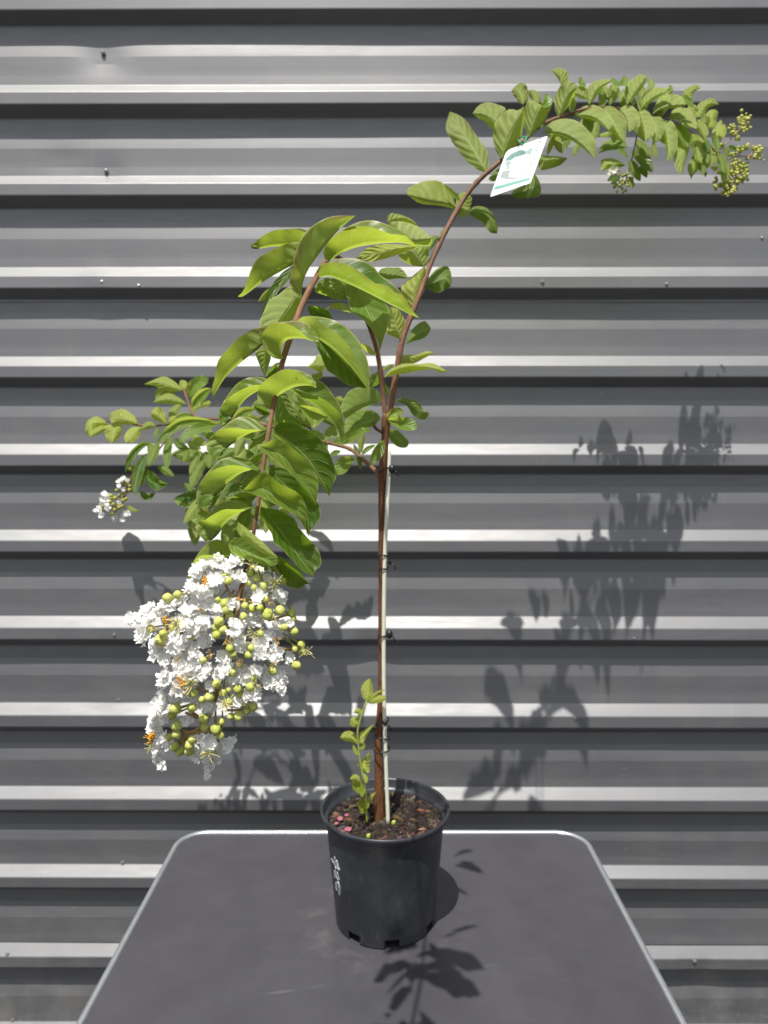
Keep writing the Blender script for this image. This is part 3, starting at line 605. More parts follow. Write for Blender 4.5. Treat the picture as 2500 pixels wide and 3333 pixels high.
L('F', 'e', [(478, 880), (640, 955), (820, 1040), (1015, 1088)], [(560, 830), (680, 840), (850, 930), (980, 1010)], [(480, 940), (530, 1002), (680, 1067), (850, 1113), (975, 1135)], (.458, .45), 0, None, (.75, .15, 0))
V('F', 'e', [(570, 960), (480, 1040), (330, 1090), (200, 1130), (120, 1200), (60, 1285)], [(460, 1020), (330, 1018), (180, 1025), (100, 1090), (48, 1225)], [(530, 985), (470, 900), (340, 846), (215, 925), (120, 1050), (52, 1200)], (.47, .462), (.3, .2, .1))
L('F', 'e', [(1000, 1085), (1120, 1155), (1250, 1250), (1365, 1332)], [(1030, 1028), (1150, 1110), (1250, 1180), (1300, 1270)], [(980, 1130), (1090, 1300), (1110, 1352), (1240, 1382), (1300, 1335)], (.48, .475), 0, None, DK)
L('F', 'd', [(800, 790), (720, 870), (630, 975)], 90, -75, (.50, .50), 1, None, SH)
L('F', 'd', [(790, 1040), (640, 1055), (483, 1086)], [(700, 1130), (600, 1110)], [(670, 1003), (550, 1030)], (.49, .49), 0, None, SH)
L('F', 'd', [(690, 1200), (640, 1320), (590, 1440)], 80, -80, (.478, .48), 1, None, SH)
L('F', 'd', [(870, 568), (760, 615), (668, 668)], [(800, 680), (720, 720)], -14, (.50, .505), 1, None, SH)
L('F', 'd', [(850, 470), (780, 470), (700, 540)], 20, -35, (.52, .53), 1, None, LIT)
L('F', 'e', [(760, 1120), (860, 1150), (960, 1170), (1040, 1180)], 40, -30, (.475, .475), 0, None, (.4, .1, 0))
L('F', 'e', [(640, 860), (600, 830), (560, 800), (570, 740)], 25, -25, (.47, .47), 1, None, SH)
# leaves of the middle stem and right branch near the fork
L('R', 'b', [(1062, 690), (1000, 590), (940, 510), (880, 440)], [(960, 682), (860, 642), (788, 565)], [(1112, 640), (1112, 560), (1115, 470), (1000, 430)], (1.085, 1.07), 1, None, LIT)
L('R', 'b', [(955, 1185), (960, 1050), (990, 900), (1072, 685)], [(880, 1100), (812, 930), (900, 825)], [(1030, 1030), (1090, 880), (1092, 760)], (1.075, 1.06), 1, None, LIME)
L('R', 'b', [(1068, 918), (1180, 850), (1290, 805), (1352, 905)], [(1120, 800), (1210, 708), (1320, 688), (1362, 800)], [(1120, 937), (1210, 977), (1310, 922)], (1.095, 1.11), 1, None, SH)
L('R', 'b', [(810, 1475), (780, 1380), (740, 1250), (690, 1120)], [(700, 1432), (648, 1400), (675, 1250)], [(852, 1380), (857, 1290), (800, 1165)], (1.06, 1.04), 1, None, LIME)
L('R', 'b', [(870, 1525), (960, 1430), (1135, 1350)], [(900, 1420), (980, 1320), (1070, 1278)], [(960, 1492), (1060, 1462), (1120, 1400)], (1.08, 1.1), 1, None, SH)
L('R', 'b', [(1240, 380), (1180, 400), (1110, 520)], 30, -50, (1.11, 1.1), 1, None, SH)
L('R', 'b', [(1240, 370), (1270, 320), (1310, 265)], 25, -28, (1.11, 1.13), 1, None, LIT)
L('R', 'b', [(1440, 70), (1480, 110), (1560, 50)], 60, -50, (1.14, 1.16), 1, None, LIT)
L('F', 'b', [(550, 1640), (490, 1610), (430, 1560), (380, 1515)], 30, -35, (1.04, 1.0), 1, None, YEL)
L('F', 'b', [(660, 1090), (680, 1220), (690, 1385)], 22, -20, (1.0, .99), 0, None, DK)
L('F', 'j', [(802, 513), (680, 545), (540, 585), (375, 650)], [(700, 560), (560, 612), (420, 700)], [(780, 430), (690, 368), (560, 365), (440, 420), (368, 560)], (1.04, .93), 1, None, SH)
L('F', 'j', [(788, 693), (660, 735), (520, 795), (400, 875)], [(765, 740), (700, 792), (560, 810), (450, 860)], [(750, 640), (640, 605), (520, 630), (420, 720)], (1.05, .97), 1, None, SH)
L('F', 'j', [(770, 700), (720, 750), (640, 790)], 25, -20, (1.05, 1.03), 1, None, YEL)
L('L', 'j', [(692, 848), (560, 868), (400, 950), (285, 970)], [(620, 862), (500, 952), (400, 985)], [(640, 778), (560, 790), (400, 870), (300, 920)], (1.06, 1.1), 0, None, (.9, .1, 0))
L('L', 'j', [(518, 1135), (420, 1190), (322, 1312)], [(480, 1205), (420, 1282), (360, 1312)], [(440, 1110), (350, 1130), (295, 1220)], (1.11, 1.1), 0, None, PALE)
L('F', 'j', [(832, 930), (760, 1060), (690, 1215)], [(838, 1040), (795, 1130), (730, 1185)], [(740, 1000), (688, 1100), (682, 1170)], (1.04, 1.02), 0, None, (.35, 0, 0))
L('L', 'j', [(590, 1095), (650, 1030), (738, 988)], 22, -28, (1.09, 1.1), 0, None, PALE)
L('L', 'j', [(612, 878), (590, 960), (585, 1080)], 26, -42, (1.09, 1.1), 1, None, LIME)
L('L', 'j', [(500, 980), (545, 1080), (580, 1258)], 30, -28, (1.10, 1.1), 0, None, SH)
L('L', 'j', [(545, 1120), (570, 1180), (575, 1255)], 26, -26, (1.10, 1.1), 1, None, LIT)
L('R', 'j', [(828, 264), (960, 165), (1100, 130), (1300, 152), (1420, 180), (1515, 195)], [(900, 172), (1050, 112), (1200, 115), (1335, 102), (1430, 142)], [(930, 232), (1060, 217), (1200, 187), (1350, 172), (1450, 212)], (1.04, 1.02), 1, None, LIME, 1.3)
L('R', 'j', [(945, 132), (1050, 60), (1200, 20), (1375, -5)], [(980, 60), (1060, 15), (1180, 15), (1290, -25)], [(1060, 112), (1160, 107), (1260, 55)], (1.07, 1.08), 1, None, LIME)
L('R', 'j', [(952, 510), (1080, 540), (1200, 620), (1270, 718)], [(1050, 483), (1190, 518), (1250, 608), (1322, 655)], [(1070, 562), (1130, 652), (1200, 707)], (1.08, 1.12), 1, None, SH)
L('R', 'j', [(848, 690), (930, 650), (1040, 618)], [(900, 610), (980, 582)], [(930, 707), (1015, 672)], (1.055, 1.06), 0, None, (.95, .4, 0))
L('R', 'j', [(862, 712), (980, 750), (1100, 785), (1197, 790)], [(960, 690), (1080, 693), (1155, 722)], [(920, 772), (1020, 822), (1145, 832)], (1.05, 1.045), 0, None, (.85, .2, 0))
L('R', 'j', [(880, 828), (980, 920), (1085, 1005)], [(950, 815), (1050, 895), (1098, 960)], [(890, 925), (970, 1005), (1050, 1022)], (1.08, 1.1), 1, None, SH)
L('R', 'j', [(805, 196), (870, 150), (945, 118)], 24, -22, (1.06, 1.07), 1, None, LIT)
L('F', 'j', [(775, 205), (735, 280), (670, 360)], 60, -62, (1.07, 1.09), 1, None, SH)
L('R', 'j', [(828, 300), (860, 380), (888, 467)], 16, -28, (1.07, 1.08), 1, None, SH)
L('L', 'j', [(230, 690), (100, 690), (-40, 600)], [(150, 745), (60, 812), (0, 720)], [(130, 605), (40, 555), (-20, 570)], (1.15, 1.15), 0, None, PALE)
L('L', 'j', [(195, 130), (120, 140), (0, 148)], [(150, 212), (90, 180)], [(185, 60), (120, 10), (70, 90)], (1.1, 1.1), 1, None, LIT)
L('L', 'j', [(165, 205), (100, 250), (40, 225)], 42, -30, (1.12, 1.12), 0, None, PALE)
L('L', 'j', [(185, 960), (225, 910), (255, 875)], 22, -22, (1.13, 1.14), 1, None, LIT)
L('L', 'j', [(400, 495), (360, 515), (305, 480)], 30, -55, (1.05, 1.05), 1, None, YEL)
L('L', 'j', [(360, 1060), (300, 1075), (240, 1110)], 25, -28, (1.12, 1.12), 0, None, PALE)
L('L', 'd', [(760, 110), (640, 130), (520, 212)], 65, -45, (1.15, 1.17), 0, None, PALE)
L('L', 'd', [(655, 420), (600, 500), (560, 615)], 52, -58, (1.16, 1.17), 1, None, PALE)
L('L', 'd', [(740, 60), (820, 40), (920, 100)], 40, -50, (1.13, 1.12), 1, None, SH)
L('L', 'd', [(560, 540), (480, 570), (400, 640)], 60, -50, (1.19, 1.2), 1, None, SH)
L('L', 'd', [(520, 860), (430, 960), (380, 1080)], 60, -60, (1.21, 1.2), 0, None, SH)
L('L', 'd', [(560, 900), (520, 1000), (430, 1040)], 55, -55, (1.2, 1.2), 0, None, SH)
L('L', 'd', [(640, 700), (560, 820), (470, 900)], 60, -55, (1.18, 1.2), 1, None, SH)
L('L', 'd', [(400, 1040), (380, 1100), (330, 1150)], 40, -40, (1.21, 1.22), 1, None, PALE)
L('L', 'c', [(1020, 940), (1100, 1000), (1140, 1060)], 70, -60, (1.12, 1.13), 1, None, LIT)
L('L', 'c', [(1040, 1060), (1180, 1130), (1340, 1180)], [(1100, 1060), (1240, 1090)], [(1100, 1200), (1200, 1290)], (1.13, 1.12), 0, None, PALE)
# right arch
L('R', 'f', [(517, 1203), (460, 1100), (330, 880), (220, 710), (113, 542)], [(420, 1170), (300, 1080), (160, 900), (73, 740), (88, 625)], [(532, 1120), (522, 980), (460, 880), (380, 770), (300, 650), (210, 578)], (1.19, 1.21), 1, None, (.6, .05, .6))
L('R', 'f', [(665, 750), (600, 660), (480, 590), (360, 560)], [(580, 745), (500, 660), (420, 610)], [(722, 530), (640, 470), (520, 443), (420, 480)], (1.24, 1.26), 1, None, (.3, .1, .8))
L('R', 'f', [(680, 1052), (710, 920), (780, 760), (860, 620), (915, 480)], [(620, 980), (580, 840), (598, 670), (680, 570), (765, 513), (850, 530)], [(780, 970), (870, 850), (908, 700), (925, 620)], (1.175, 1.16), 1, None, (.65, .2, .1))
L('R', 'f', [(902, 468), (890, 370), (830, 260)], [(850, 432), (782, 320)], [(968, 400), (948, 270), (885, 226)], (1.27, 1.29), 1, None, (.3, .1, .8))
L('R', 'f', [(1040, 470), (1030, 390), (970, 310)], 45, -70, (1.28, 1.29), 1, None, BRO)
L('R', 'f', [(970, 822), (1010, 680), (1050, 560), (1105, 470), (1222, 460)], [(925, 720), (918, 560), (958, 420), (1010, 418), (1080, 460)], [(1060, 742), (1140, 622), (1202, 515)], (1.215, 1.20), 1, None, (.5, .1, .3))
L('R', 'f', [(1095, 475), (1165, 430), (1150, 342)], 40, -55, (1.205, 1.22), 0, None, (1, 0, 0))
L('R', 'f', [(1092, 722), (1130, 660), (1148, 585)], 14, -14, (1.22, 1.23), 0, None, PALE)
L('R', 'f', [(1312, 252), (1310, 180), (1208, 92)], [(1290, 200), (1240, 132)], [(1392, 190), (1372, 100), (1300, 70)], (1.28, 1.30), 1, None, (.3, .3, .6))
L('R', 'f', [(1290, 618), (1330, 490), (1400, 370), (1505, 265)], [(1250, 520), (1243, 400), (1310, 260), (1390, 203)], [(1380, 500), (1450, 380), (1482, 300)], (1.25, 1.24), 1, None, (.55, .1, .3))
L('R', 'f', [(1425, 548), (1450, 440), (1450, 338)], 28, -32, (1.26, 1.27), 0, None, PALE)
L('R', 'f', [(1582, 272), (1530, 232), (1525, 162)], 28, -40, (1.30, 1.32), 0, None, PALE)
L('R', 'f', [(1602, 400), (1520, 372), (1435, 330)], 25, [(1600, 285), (1500, 268)], (1.29, 1.30), 1, None, (.5, .1, .4))
L('R', 'f', [(1122, 770), (1260, 772), (1420, 830), (1560, 930), (1685, 1055)], [(1200, 660), (1350, 618), (1500, 650), (1620, 760), (1680, 850), (1692, 950)], -18, (1.23, 1.20), 1, None, (.5, .1, .6))
L('R', 'f', [(1242, 778), (1200, 900), (1165, 1012)], 36, -28, (1.25, 1.25), 1, None, LIME)
L('R', 'f', [(1070, 1060), (1200, 1050), (1385, 1045)], [(1090, 1013), (1200, 1020), (1310, 1030)], [(1090, 1172), (1200, 1157), (1310, 1117)], (1.22, 1.24), 1, None, (.4, .1, .2))
L('R', 'f', [(1000, 1170), (1025, 1310), (960, 1478)], [(1082, 1300), (1088, 1445)], [(900, 1300), (780, 1420), (850, 1478)], (1.22, 1.23), 1, None, SH)
L('R', 'f', [(530, 1272), (590, 1240), (660, 1150)], 30, -55, (1.17, 1.19), 1, None, SH)
L('R', 'f', [(185, 1600), (100, 1540), (-100, 1520), (-345, 1440)], [(0, 1555), (-200, 1535)], [(130, 1420), (20, 1300), (-150, 1288), (-335, 1370)], (1.15, 1.12), 1, None, (.45, .3, .1))
L('R', 'f', [(225, 1512), (150, 1430), (50, 1330)], 25, -28, (1.15, 1.14), 0, None, PALE)
L('R', 'f', [(168, 1605), (260, 1540), (320, 1418)], [(185, 1500), (235, 1415)], [(290, 1655), (352, 1500)], (1.155, 1.18), 1, None, LIT)
L('R', 'f', [(325, 1640), (420, 1610), (560, 1690), (625, 1860)], [(370, 1570), (500, 1578), (605, 1690), (630, 1800)], [(380, 1690), (460, 1730), (540, 1840)], (1.16, 1.18), 1, None, SH)
L('R', 'g', [(390, 468), (430, 360), (520, 270), (645, 198)], [(363, 380), (398, 250), (460, 213), (540, 193)], [(450, 402), (520, 292), (600, 240)], (1.28, 1.27), 1, None, (.5, .2, .4))
L('R', 'g', [(610, 418), (540, 372), (475, 340)], 18, [(600, 295), (540, 245)], (1.31, 1.32), 1, None, (.6, .1, .5))
L('R', 'g', [(612, 478), (650, 390), (705, 278)], [(588, 380), (615, 260), (680, 238)], [(692, 400), (720, 300)], (1.30, 1.29), 1, None, (.5, .2, .3))
L('R', 'g', [(735, 262), (680, 235), (635, 178)], 28, -34, (1.29, 1.30), 0, None, (1, 0, 0))
L('R', 'g', [(728, 258), (772, 212), (765, 155)], 42, -48, (1.31, 1.32), 0, None, PALE)
L('R', 'g', [(800, 468), (860, 380), (940, 260), (1018, 160)], [(778, 380), (788, 260), (870, 180), (950, 138)], [(882, 390), (962, 290), (1005, 215)], (1.30, 1.29), 1, None, (.55, .2, .2))
L('R', 'g', [(720, 442), (750, 380), (765, 295)], 34, -44, (1.33, 1.34), 1, None, PALE)
L('R', 'g', [(860, 485), (872, 440), (890, 395)], 22, -28, (1.32, 1.33), 0, None, PALE)
L('R', 'g', [(1015, 312), (1062, 250), (1025, 180)], 34, -42, (1.33, 1.34), 1, None, (.6, .2, .3))
L('R', 'g', [(952, 508), (1020, 440), (1130, 370), (1262, 320)], [(958, 400), (1015, 320), (1130, 278), (1215, 290)], [(1060, 442), (1180, 362)], (1.31, 1.30), 1, None, (.6, .2, .3))
L('R', 'g', [(1228, 322), (1272, 292), (1250, 252)], 18, -24, (1.30, 1.31), 0, None, PALE)
L('R', 'g', [(1075, 570), (1150, 520), (1280, 490), (1420, 472), (1445, 438)], [(1098, 480), (1180, 388), (1300, 353), (1392, 380)], -14, (1.32, 1.30), 1, None, (.65, .2, .2))
L('R', 'g', [(1405, 380), (1470, 420), (1515, 505)], 36, -46, (1.30, 1.31), 0, None, (1, 0, 0))
L('R', 'g', [(1000, 510), (960, 420), (915, 335)], 38, -34, (1.34, 1.35), 1, None, SH)
L('R', 'g', [(1150, 585), (1130, 500), (1165, 395)], 28, -38, (1.34, 1.35), 0, None, PALE)
L('R', 'g', [(1398, 374), (1480, 322), (1595, 288)], [(1420, 310), (1500, 262), (1552, 250)], [(1480, 392), (1535, 322)], (1.33, 1.34), 1, None, LIT)
L('R', 'g', [(218, 592), (350, 590), (480, 632), (605, 745)], [(290, 510), (400, 468), (520, 498), (622, 600), (642, 680)], -24, (1.27, 1.26), 1, None, (.6, .1, .6))
L('R', 'g', [(540, 500), (620, 600), (680, 720), (778, 885)], [(620, 480), (720, 540), (792, 640), (792, 760)], [(540, 600), (600, 720), (690, 832)], (1.29, 1.28), 1, None, (.4, .1, .6))
L('R', 'g', [(715, 512), (790, 610), (815, 690), (820, 765)], [(800, 468), (880, 498), (932, 580), (932, 640), (882, 722)], [(758, 600), (800, 702)], (1.30, 1.29), 1, None, (.9, .1, .1))
L('R', 'g', [(922, 540), (960, 650), (990, 770), (1000, 875)], [(990, 518), (1060, 580), (1112, 700), (1082, 800)], -16, (1.31, 1.30), 1, None, (.9, .1, .1))
L('R', 'g', [(1068, 590), (1110, 700), (1080, 905)], [(1160, 598), (1212, 700), (1172, 820)], [(1068, 700), (1068, 800)], (1.32, 1.32), 1, None, (.75, .1, .1))
L('R', 'g', [(1188, 650), (1230, 800), (1250, 950), (1228, 1095)], [(1280, 640), (1342, 760), (1342, 920), (1290, 1032)], [(1190, 760), (1213, 900), (1233, 1000)], (1.32, 1.31), 1, None, (.75, .1, .2))
L('R', 'g', [(1318, 668), (1390, 800), (1410, 1000), (1392, 1228)], [(1400, 718), (1472, 850), (1472, 950), (1432, 1080)], [(1330, 850), (1308, 1000), (1318, 1150)], (1.34, 1.34), 1, None, (.35, .1, .1))
L('R', 'g', [(1248, 610), (1360, 622), (1485, 705)], [(1300, 520), (1420, 498), (1522, 590), (1555, 720)], -18, (1.33, 1.31), 1, None, (.75, .1, .2))
L('R', 'h', [(560, 418), (620, 520), (660, 640), (692, 755)], [(640, 438), (722, 540), (742, 640), (717, 712)], [(538, 520), (598, 642)], (1.33, 1.33), 1, None, PALE)
L('R', 'h', [(600, 395), (660, 260), (740, 190), (905, 190)], [(533, 340), (588, 180), (690, 128), (800, 88)], [(662, 372), (742, 242), (822, 202)], (1.34, 1.35), 1, None, LIT)
L('R', 'h', [(800, 585), (790, 440), (850, 265)], [(740, 542), (738, 430), (685, 370), (760, 278)], [(862, 520), (862, 430), (892, 320)], (1.35, 1.36), 1, None, LIME)
L('R', 'h', [(962, 705), (960, 600), (990, 495)], 66, -62, (1.35, 1.36), 1, None, LIME)
L('R', 'h', [(700, 735), (720, 840), (752, 925)], 62, -60, (1.33, 1.33), 0, None, (.4, 0, 0))
L('R', 'h', [(850, 655), (870, 800), (880, 935)], 46, -52, (1.33, 1.33), 0, None, PALE)
L('R', 'h', [(630, 790), (560, 1000), (500, 1150), (480, 1345)], [(702, 900), (662, 1080), (582, 1200), (500, 1285)], [(540, 900), (428, 1120), (428, 1230)], (1.34, 1.34), 1, None, (.4, .1, .1))
L('R', 'h', [(772, 948), (740, 1060), (730, 1172)], 44, -52, (1.33, 1.33), 1, None, PALE)
L('R', 'h', [(1050, 830), (1110, 860), (1175, 885)], 45, -48, (1.35, 1.36), 0, None, (.2, 0, 0))
L('R', 'h', [(645, 760), (560, 740), (485, 792)], 30, -32, (1.35, 1.36), 1, None, LIME)
L('R', 'h', [(660, 1180), (690, 1250), (690, 1310)], 28, -25, (1.35, 1.35), 0, None, DK)
L('R', 'h', [(960, 840), (1010, 900), (1020, 1000)], 45, -45, (1.36, 1.36), 1, None, SH)
for t_, Mp_, A_, B_, u_, tn in [('g', [(802, 932), (650, 900), (560, 920), (488, 992)], [(700, 952), (600, 962)], [(780, 858), (700, 838), (550, 868)], 1, SH), ('g', [(688, 948), (750, 980), (808, 1042)], 32, -22, 0, PALE),
        ('g', [(782, 1122), (680, 1110), (560, 1080), (522, 1062)], [(700, 1152), (580, 1162), (520, 1187)], [(720, 1078), (620, 1043)], 1, LIT), ('g', [(828, 1058), (880, 1180), (942, 1295)], 62, -52, 1, SH),
        ('g', [(843, 968), (950, 1040), (1078, 1198)], 82, -62, 0, (.2, 0, 0)), ('g', [(888, 848), (960, 930), (1062, 1032)], 62, -52, 1, SH), ('g', [(1078, 868), (1100, 960), (1118, 1055)], 28, -32, 1, LIT),
        ('g', [(938, 1128), (980, 1190), (1012, 1255)], 42, -36, 0, DK), ('g', [(722, 1248), (650, 1260), (585, 1292)], 28, -36, 0, DK), ('g', [(898, 720), (940, 740), (988, 762)], 42, -42, 1, LIME),
        ('g', [(490, 648), (450, 740), (450, 845)], 52, -52, 1, (.4, .1, .3)), ('g', [(642, 758), (560, 790), (478, 802)], 32, -24, 1, LIT), ('g', [(300, 878), (250, 940), (222, 1028)], 32, -32, 1, (.4, .1, .3)),
        ('g', [(352, 598), (320, 660), (300, 722)], 32, -28, 1, LIME), ('g', [(640, 760), (680, 800), (760, 790)], 34, -30, 1, SH), ('g', [(860, 1240), (840, 1300), (850, 1370)], 30, -30, 1, LIT)]:
    L('R', t_, Mp_, A_, B_, (1.42, 1.43), u_, None, tn)
# left branch
for Mp_, A_, B_, z_, u_, tn in [
    ([(1152, 302), (1020, 260), (880, 212), (725, 235)], [(1080, 312), (950, 302), (830, 252)], [(1060, 208), (950, 152), (850, 178)], (1.43, 1.44), 1, (.5, .3, .1)),
    ([(1220, 388), (1230, 300), (1300, 220), (1424, 162)], [(1178, 290), (1228, 190), (1340, 138)], [(1272, 332), (1352, 272), (1412, 220)], (1.42, 1.40), 0, (1, .1, 0)),
    ([(1192, 452), (1060, 412), (950, 402), (826, 432)], [(1080, 454), (950, 444)], [(1120, 388), (1000, 333), (890, 368)], (1.41, 1.40), 1, LIT),
    ([(1162, 292), (1150, 240), (1118, 190)], 45, -48, (1.44, 1.46), 1, LIME), ([(970, 290), (900, 330), (855, 405)], 62, -52, (1.45, 1.46), 1, LIT), ([(1060, 300), (1000, 340), (960, 380)], 50, -40, (1.45, 1.45), 1, LIT),
    ([(1240, 492), (1290, 380), (1380, 310), (1454, 288)], [(1238, 400), (1310, 308), (1400, 273)], [(1312, 452), (1392, 382)], (1.40, 1.38), 0, PALE),
    ([(1250, 562), (1290, 480), (1444, 418)], 36, -38, (1.38, 1.38), 1, LIT), ([(1335, 450), (1390, 440), (1452, 432)], 34, -42, (1.42, 1.42), 1, LIME),
    ([(662, 662), (560, 620), (450, 590), (352, 558)], [(560, 672), (430, 667), (370, 642)], [(620, 578), (500, 503), (410, 523)], (1.40, 1.43), 1, LIME),
    ([(390, 663), (400, 760), (380, 878)], [(487, 682), (472, 780), (422, 842)], [(308, 690), (308, 790), (340, 842)], (1.43, 1.42), 1, LIME),
    ([(342, 660), (230, 640), (150, 640), (88, 755)], [(300, 702), (200, 782), (140, 802)], [(280, 608), (200, 583), (108, 640)], (1.45, 1.46), 1, (.6, .5, .1)), ([(335, 690), (230, 740), (138, 803)], 36, -42, (1.44, 1.44), 1, LIME),
    ([(702, 698), (610, 762), (548, 865)], [(682, 792), (600, 865)], [(600, 698), (528, 762), (513, 842)], (1.39, 1.38), 1, LIME), ([(852, 690), (780, 680), (695, 722)], 32, -44, (1.37, 1.37), 1, LIT),
    ([(982, 682), (900, 592), (798, 548)], [(900, 642), (820, 602)], [(962, 560), (890, 478), (820, 508)], (1.36, 1.36), 1, LIME), ([(988, 642), (1050, 612), (1114, 610)], 42, -42, (1.38, 1.38), 1, LIME), ([(998, 602), (1050, 520), (1124, 448)], 42, -52, (1.4, 1.41), 1, LIT),
    ([(1510, 640), (1300, 620), (1120, 640), (1000, 720), (866, 868)], [(1200, 692), (1060, 762), (930, 852)], [(1300, 588), (1120, 598), (980, 688), (900, 790)], (1.27, 1.25), 0, (.6, 0, 0)),
    ([(1570, 650), (1400, 690), (1250, 740), (1108, 858)], [(1400, 732), (1240, 802), (1150, 862)], [(1400, 638), (1220, 688), (1120, 790)], (1.26, 1.23), 0, (.8, 0, 0)),
    ([(1012, 798), (980, 950), (975, 1158)], 46, -48, (1.27, 1.25), 0, (.75, 0, 0)), ([(792, 878), (680, 900), (580, 1010), (523, 1195)], [(700, 942), (620, 1042), (560, 1132)], [(700, 863), (590, 948), (528, 1070)], (1.30, 1.28), 0, DK),
    ([(882, 858), (830, 980), (768, 1125)], 52, -52, (1.29, 1.28), 1, SH), ([(765, 978), (690, 1100), (640, 1280), (630, 1440)], 58, -56, (1.29, 1.27), 0, DK), ([(722, 998), (700, 1150), (712, 1335)], 46, -46, (1.30, 1.28), 0, (.15, 0, 0)),
    ([(738, 1148), (790, 1280), (992, 1314)], [(830, 1188), (900, 1270)], [(738, 1260), (850, 1382)], (1.28, 1.27), 0, DK), ([(688, 1388), (760, 1440), (845, 1408)], 22, -48, (1.28, 1.27), 0, SH), ([(868, 1108), (950, 1150), (1054, 1228)], 32, -52, (1.29, 1.29), 1, SH),
    ([(1302, 958), (1270, 1080), (1218, 1214)], 52, -42, (1.24, 1.24), 1, (.5, .1, .2)), ([(1402, 958), (1370, 1080), (1338, 1184)], 62, -52, (1.24, 1.25), 1, SH), ([(1482, 958), (1440, 1050), (1430, 1145)], 52, -52, (1.22, 1.22), 1, SH),
    ([(1198, 848), (1260, 900), (1344, 932)], 42, -42, (1.24, 1.24), 1, PALE), ([(1258, 778), (1310, 840), (1404, 892)], 52, -52, (1.25, 1.24), 1, PALE), ([(1340, 720), (1420, 770), (1480, 860)], 55, -50, (1.26, 1.25), 1, SH), ([(1200, 940), (1180, 1000), (1150, 1080)], 35, -35, (1.26, 1.26), 1, BRO),
    ([(1335, 1512), (1200, 1500), (1045, 1482)], [(1200, 1562), (1100, 1542)], [(1200, 1458), (1110, 1438)], (1.26, 1.27), 0, PALE), ([(1305, 1444), (1230, 1380), (1158, 1296)], 36, -44, (1.27, 1.27), 1, SH), ([(1400, 1580), (1320, 1640), (1220, 1720)], 70, -60, (1.26, 1.27), 1, SH), ([(1440, 1600), (1380, 1680), (1330, 1800)], 60, -55, (1.25, 1.26), 1, SH),
    ([(545, 1540), (600, 1590), (672, 1600)], 24, -24, (1.28, 1.27), 1, LIT), ([(1050, 600), (1150, 560), (1280, 575)], 20, -28, (1.33, 1.33), 0, PALE), ([(900, 700), (860, 760), (850, 830)], 26, -26, (1.33, 1.32), 1, SH), ([(760, 850), (800, 920), (790, 1040)], 40, -40, (1.32, 1.31), 1, SH),
    ([(1050, 820), (1120, 900), (1210, 930)], 46, -40, (1.28, 1.28), 0, SH)]:
    if Mp_[0][1] < 500: z_ = tuple(v - .07 for v in z_)
    if Mp_[0][1] > 1280 and Mp_[0][0] > 1040: z_ = tuple(v + .21 for v in z_)
    L('L', 'i', Mp_, A_, B_, z_, u_, None, tn)
ar = random.Random(31)
for x, y, up in [(1235, 245, 1), (1262, 238, 0), (1300, 235, 1), (1318, 240, 0), (1345, 236, 1), (1362, 242, 0), (1385, 244, 1), (1400, 250, 0), (1425, 254, 1), (1440, 262, 0), (1462, 268, 0), (1480, 280, 1), (1495, 288, 0), (1515, 300, 0), (1532, 312, 0), (1548, 330, 0), (1520, 296, 1), (1546, 318, 1), (1560, 345, 0), (1500, 310, 0), (1180, 272, 0), (1210, 256, 0)]:
    l = ar.uniform(42, 74) * (.85 if up else 1); dx = ar.uniform(-.15, .6) * l; sy = -1 if up else 1; w = ar.uniform(.20, .30) * l; z0 = 1.31 + ar.uniform(0, .02); z0 = float(np.interp(x, [1180, 1240, 1400, 1560], [1.26, 1.29, 1.335, 1.36])) + ar.uniform(-.01, .02)
    L('R', 'D', [(x, y), (x + dx * .4 + (3 if up else 6), y + sy * l * .5), (x + dx, y + sy * l * .9), (x + dx * 1.15 + ar.uniform(-4, 8), y + sy * l)], w, -w * ar.uniform(.5, 1.05), (z0, z0 + ar.uniform(-.01, .01)), 0 if ar.random() < .15 else 1, None, ar.choice([PALE, LIT, (.6, .15, .4), SH, PALE]))
# shaded leaves filling the inside of the back branch
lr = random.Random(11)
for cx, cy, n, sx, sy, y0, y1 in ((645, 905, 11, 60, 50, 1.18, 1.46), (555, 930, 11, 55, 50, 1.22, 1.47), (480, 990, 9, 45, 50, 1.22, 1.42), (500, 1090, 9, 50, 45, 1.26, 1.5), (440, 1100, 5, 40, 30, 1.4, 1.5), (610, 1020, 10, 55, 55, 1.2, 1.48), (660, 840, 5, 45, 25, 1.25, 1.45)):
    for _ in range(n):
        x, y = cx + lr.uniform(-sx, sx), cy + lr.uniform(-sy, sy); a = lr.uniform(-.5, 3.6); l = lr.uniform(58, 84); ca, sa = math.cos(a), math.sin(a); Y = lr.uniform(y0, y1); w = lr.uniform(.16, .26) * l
        L('L', 'D', [(x, y), (x + ca * l * .5, y + sa * l * .4), (x + ca * l * .95, y + sa * l + 6)], w, -w * lr.uniform(.6, 1.1), (Y, Y + lr.uniform(-.02, .03)), lr.choice([0, 1, 1]), None, lr.choice([SH, SH, LIT, DK, PALE]))
